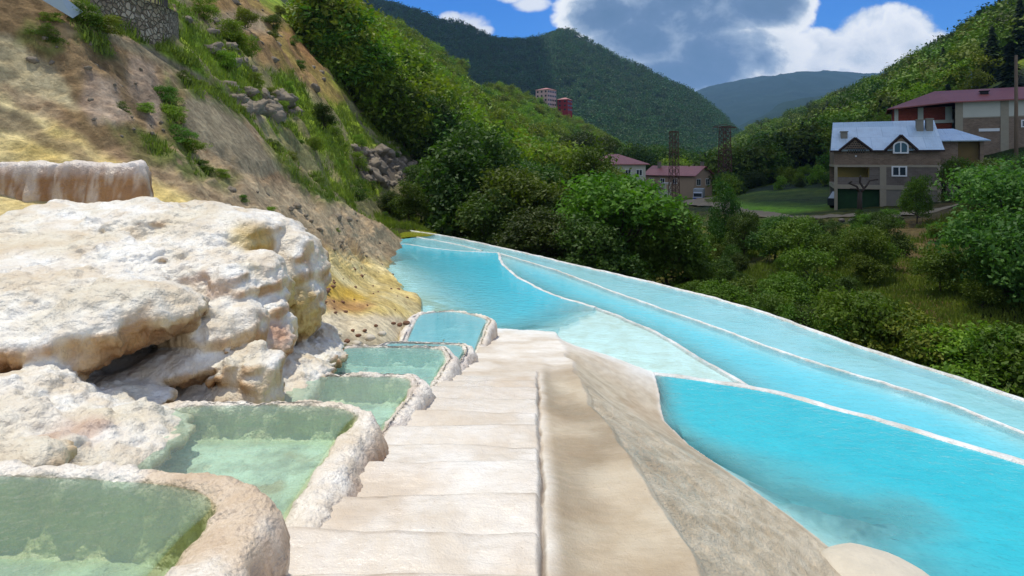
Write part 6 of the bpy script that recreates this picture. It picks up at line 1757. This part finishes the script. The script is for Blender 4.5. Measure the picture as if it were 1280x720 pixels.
M_RUB = mat_rubble('rubble_masonry')
wl_pts = np.array([[(px - 640) / F * Y, Y] for px, Y in [(-60, 12.0), (20, 12.5), (90, 13.45), (150, 15.1), (190, 16.5), (210, 17.5), (221, 19.0), (225, 21), (220, 24)]])
wl_s = smooth_line(wl_pts, 90)
zb = []; V = []
for k, q in enumerate(wl_s):
    px = 640 + F * q[0] / q[1]; g0 = ground(px, q[1])
    ztop = EYE + (HZ - np.interp(px, [-60, 60, 120, 212, 230], [-70, -40, -22, 8, 18])) / F * q[1]
    if k > 60: ztop = V[(60) * 9 + 8][2] + (k - 60) * .02
    for j in range(9): V.append((q[0] - .12 * j / 8, q[1] + .1 * j / 8, (g0 - 1.2) * (1 - j / 8) + max(ztop, g0 + .3) * j / 8))
V = np.array(V); fr_ = grid_faces(90, 9)
d_ = np.gradient(wl_s, axis=0); d_ /= np.linalg.norm(d_, axis=1, keepdims=True)
V2 = V.copy(); nn_ = np.repeat(np.stack([-d_[:, 1], d_[:, 0]], 1), 9, 0); V2[:, :2] += nn_ * .7
rw = empty('retaining_wall', (V[0][0], V[0][1], V[0][2])); tag(rw, 'tall rubble stone retaining wall with rounded end high on the bank', 'wall')
nvv = len(V); Vall = np.vstack([V, V2]); Fall = np.vstack([fr_, fr_[:, ::-1] + nvv, np.array([[k * 9 + 8, (k + 1) * 9 + 8, (k + 1) * 9 + 8 + nvv, k * 9 + 8 + nvv] for k in range(89)])])
put(rw, link('masonry', mesh_np('masonry', Vall, Fall, False), M_RUB))
rail = MB()
for k in range(0, 88, 3): q = V2[k * 9 + 8] - np.append(nn_[k * 9] * .35, 0); rail.bar(q, q + [0, 0, .9], .05)
for hgt in (.45, .88):
    rail.tube([V2[k * 9 + 8] - np.append(nn_[k * 9] * .35, 0) + [0, 0, hgt] for k in range(0, 88, 3)], .025, 5)
put(rw, rail.build('railing', M_STEEL))
ms = MB(); q = [U(40, -8, 11.6), U(70, -12, 11.9), U(103, 14, 12.5), U(90, 22, 12.1)]
ms.sheet(q, .03); o_ = ms.build('metal_sheet', simple('grey_blue_sheet', lin(150, 164, 168), .4, .15, 2, 0, 5, .3)); tag(o_, 'grey blue metal sheet lying on the bank under the stone retaining wall', 'metal sheet')
# concrete coping along the crest of the bank
# ------------------------------------------------------------------ sky, sun, haze, camera
SUNV = Vector((-.24, .20, 1.0)).normalized()
elev = math.asin(SUNV.z); azim = math.atan2(SUNV.x, SUNV.y)      # from +Y towards +X
w = NT('World', True); scene.world = w.m
sky = w.n('ShaderNodeTexSky'); sky.sky_type = 'NISHITA'; sky.sun_disc = False
sky.sun_elevation = elev; sky.sun_rotation = azim; sky.altitude = 1200; sky.air_density = 1.0; sky.dust_density = .3; sky.ozone_density = 3.0
tc = w.n('ShaderNodeTexCoord').outputs['Generated']
sp = w.n('ShaderNodeSeparateXYZ'); w.set(sp.inputs[0], tc)
dx, dy, dz = sp.outputs
yy = w.math('MAXIMUM', dy, .02)
ax_ = w.math('DIVIDE', dx, yy); ez = w.math('DIVIDE', dz, yy)
cv = w.n('ShaderNodeCombineXYZ'); w.set(cv.inputs[0], ax_); w.set(cv.inputs[1], ez)
vec = cv.outputs[0]
n1 = w.noise(w.mapping(vec, (1, 1.35, 1)), 7.0, 10, .60, dist=.25)
n2 = w.noise(vec, 22.0, 8, .62)
nn = w.math('ADD', w.math('MULTIPLY', w.math('SUBTRACT', n1, .5), 2.2), w.math('MULTIPLY', w.math('SUBTRACT', n2, .5), .7))
def blob(cx, cy, rx, ry):
    a = w.math('DIVIDE', w.math('SUBTRACT', ax_, (cx - 640) / F), rx / F); b = w.math('DIVIDE', w.math('SUBTRACT', ez, (HZ - cy) / F), ry / F)
    return w.math('SUBTRACT', 1.0, w.math('ADD', w.math('MULTIPLY', a, a), w.math('MULTIPLY', b, b)))
def cloud(bl):
    o = None
    for b in bl:
        v = blob(*b); o = v if o is None else w.math('MAXIMUM', o, v)
    return o
left = cloud([(752, 18, 66, 42), (800, 50, 90, 46), (860, 10, 130, 70), (905, 70, 110, 52), (960, 5, 72, 40), (850, 95, 120, 36)])
right = cloud([(1108, 40, 72, 36), (1060, 66, 100, 34), (1150, 62, 56, 30), (1000, 84, 90, 28), (960, 108, 140, 22), (1120, 84, 100, 26)])
small = cloud([(582, 30, 36, 17), (566, 22, 18, 9), (604, 38, 16, 10), (665, 5, 30, 12), (640, -4, 24, 10), (1000, 40, 16, 7), (700, 8, 14, 8)])
over = w.math('MULTIPLY', w.mapr(ez, .33, .55), .55)                     # broken cloud added overhead, out of view
behind = w.mapr(dy, .05, -.05)
def cover(v, k, a, b): return w.mapr(w.math('ADD', w.math('MULTIPLY', w.math('MAXIMUM', v, -1.5), 1.0), w.math('MULTIPLY', nn, k)), a, b)
cl, cr_, cs_ = cover(left, .95, -.1, .25), cover(right, .95, -.1, .3), cover(small, 1.3, .0, .9)
lum_l = w.math('ADD', w.math('MULTIPLY', left, .85), w.math('MULTIPLY', nn, .55))
# thick middles of the big cloud let little sun through, its edges glow
colL = w.ramp(w.mapr(lum_l, .0, 1.1), [(0, (1.1, 1.1, 1.1)), (.25, (.95, .98, 1.0)), (.46, (.40, .50, .64)), (.75, (.15, .24, .40)), (1, (.11, .20, .34))])
lum_r = w.math('ADD', w.math('MULTIPLY', right, .5), w.math('MULTIPLY', nn, .8))
colR = w.ramp(w.mapr(lum_r, -.3, 1.2), [(0, (.55, .66, .80)), (.3, (1.05, 1.06, 1.08)), (.55, (.86, .90, .96)), (.78, (.60, .69, .80)), (1, (.92, .95, 1.0))])
skyc = w.mix(1.0, sky.outputs[0], (.24, .80, 1.5), 'MULTIPLY')
skyc = w.mix(1.0, skyc, (.10,) * 3, 'MULTIPLY')
c = w.mix(w.math('MULTIPLY', cs_, .9), skyc, (.95, .97, 1.0))
c = w.mix(cr_, c, colR)
c = w.mix(cl, c, colL)
front = w.math('MULTIPLY', w.mapr(dy, .02, .2), w.mapr(ez, .55, .35))
c = w.mix(front, w.mix(w.mapr(w.noise(tc, 3.0, 6), .40, .58, 0, .8), skyc, (1.0, 1.02, 1.05)), c)  # sky outside the view gets added bright cloud to lift the ambient light
bg = w.n('ShaderNodeBackground'); w.set(bg.inputs[0], c); bg.inputs[1].default_value = 1.0
ow = w.n('ShaderNodeOutputWorld'); w.set(ow.inputs[0], bg)

sl_ = bpy.data.lights.new('sun', 'SUN'); sl_.energy = 3.8; sl_.angle = math.radians(.5); sl_.color = (1.0, .94, .82)
so = bpy.data.objects.new('sun', sl_); COL.objects.link(so); so.rotation_euler = (-SUNV).to_track_quat('-Z', 'Y').to_euler(); so.location = (0, 0, 60)

# clouds drifting between the sun and the valley (well above the view)
M_CLD = simple('cloud_vapour', (.85, .86, .88), 1.0, .05, .01)
def cloud_over(footprint, alt, seed, label):
    """a flat bottomed cloud whose shadow falls on the given ground outline"""
    fp = np.array(footprint, float); k = alt / SUNV.z
    c = smooth_line(fp, 160, True) + np.array([SUNV.x, SUNV.y]) * k
    cen = c.mean(0); V = []; ns = 14
    for j in range(ns + 1):
        q = j / ns; s = max(math.sin(math.pi * q) ** .35, .02); zz_ = alt + (q - .3) * alt * .12
        for p_ in c: V.append((cen[0] + (p_[0] - cen[0]) * s, cen[1] + (p_[1] - cen[1]) * s, zz_))
    V = np.array(V); sc_ = 8 / np.ptp(fp, 0).max()
    V += np.stack([fbm(V * sc_, 4, seed), fbm(V * sc_, 4, seed + 5), fbm(V * sc_, 4, seed + 9)], -1) * np.ptp(fp, 0).max() * .03
    n_ = len(c); fc = grid_faces(ns + 1, n_, True)
    o = link('clouds', mesh_np('clouds', V, fc, True), M_CLD)
    return tag(o, label, 'cloud', None, 'stuff')
cloud_over([(20, 46), (25, 34), (38, 30), (60, 34), (110, 66), (112, 120), (70, 172), (28, 172), (12, 120), (14, 76)], 960, 3, 'cloud passing over the village whose shadow lies on the valley floor')
cloud_over([(-900, 900), (-500, 760), (-60, 700), (20, 760), (90, 950), (100, 1300), (-100, 1700), (-700, 1700)], 1700, 7, 'large cloud whose shadow darkens the near side of the mountain')
cloud_over([(200, 150), (330, 150), (420, 330), (240, 330), (195, 240)], 1000, 11, 'cloud whose shadow lies on the steep slope behind the houses')

# valley air
hz = NT('valley_air'); pv = hz.n('ShaderNodeVolumePrincipled'); pv.inputs['Color'].default_value = (.34, .62, 1.0, 1); pv.inputs['Density'].default_value = .00009; pv.inputs['Anisotropy'].default_value = .2
hm = hz.out(None, pv.outputs[0])
m = MB(); m.b(-3000, 6800, -30, 6900, -62, 880); o = m.build('haze', hm); tag(o, kind='stuff'); tag(o, 'thin blue valley air between the near pools and far mountains')

cam = bpy.data.cameras.new('camera'); co = bpy.data.objects.new('camera', cam); COL.objects.link(co)
cam.sensor_width = 36; cam.lens = 36 * F / 1280; cam.shift_y = -.125; cam.clip_start = .05; cam.clip_end = 30000
co.location = (0, 0, EYE); co.rotation_euler = (math.pi / 2, 0, 0); scene.camera = co
vs = scene.view_settings; vs.view_transform = 'Standard'; vs.look = 'None'; vs.gamma = 1; vs.exposure = 0.0; vs.use_curve_mapping = False
scene.cycles.max_bounces = 6; scene.cycles.diffuse_bounces = 3; scene.cycles.glossy_bounces = 2; scene.cycles.transparent_max_bounces = 8; scene.cycles.transmission_bounces = 3
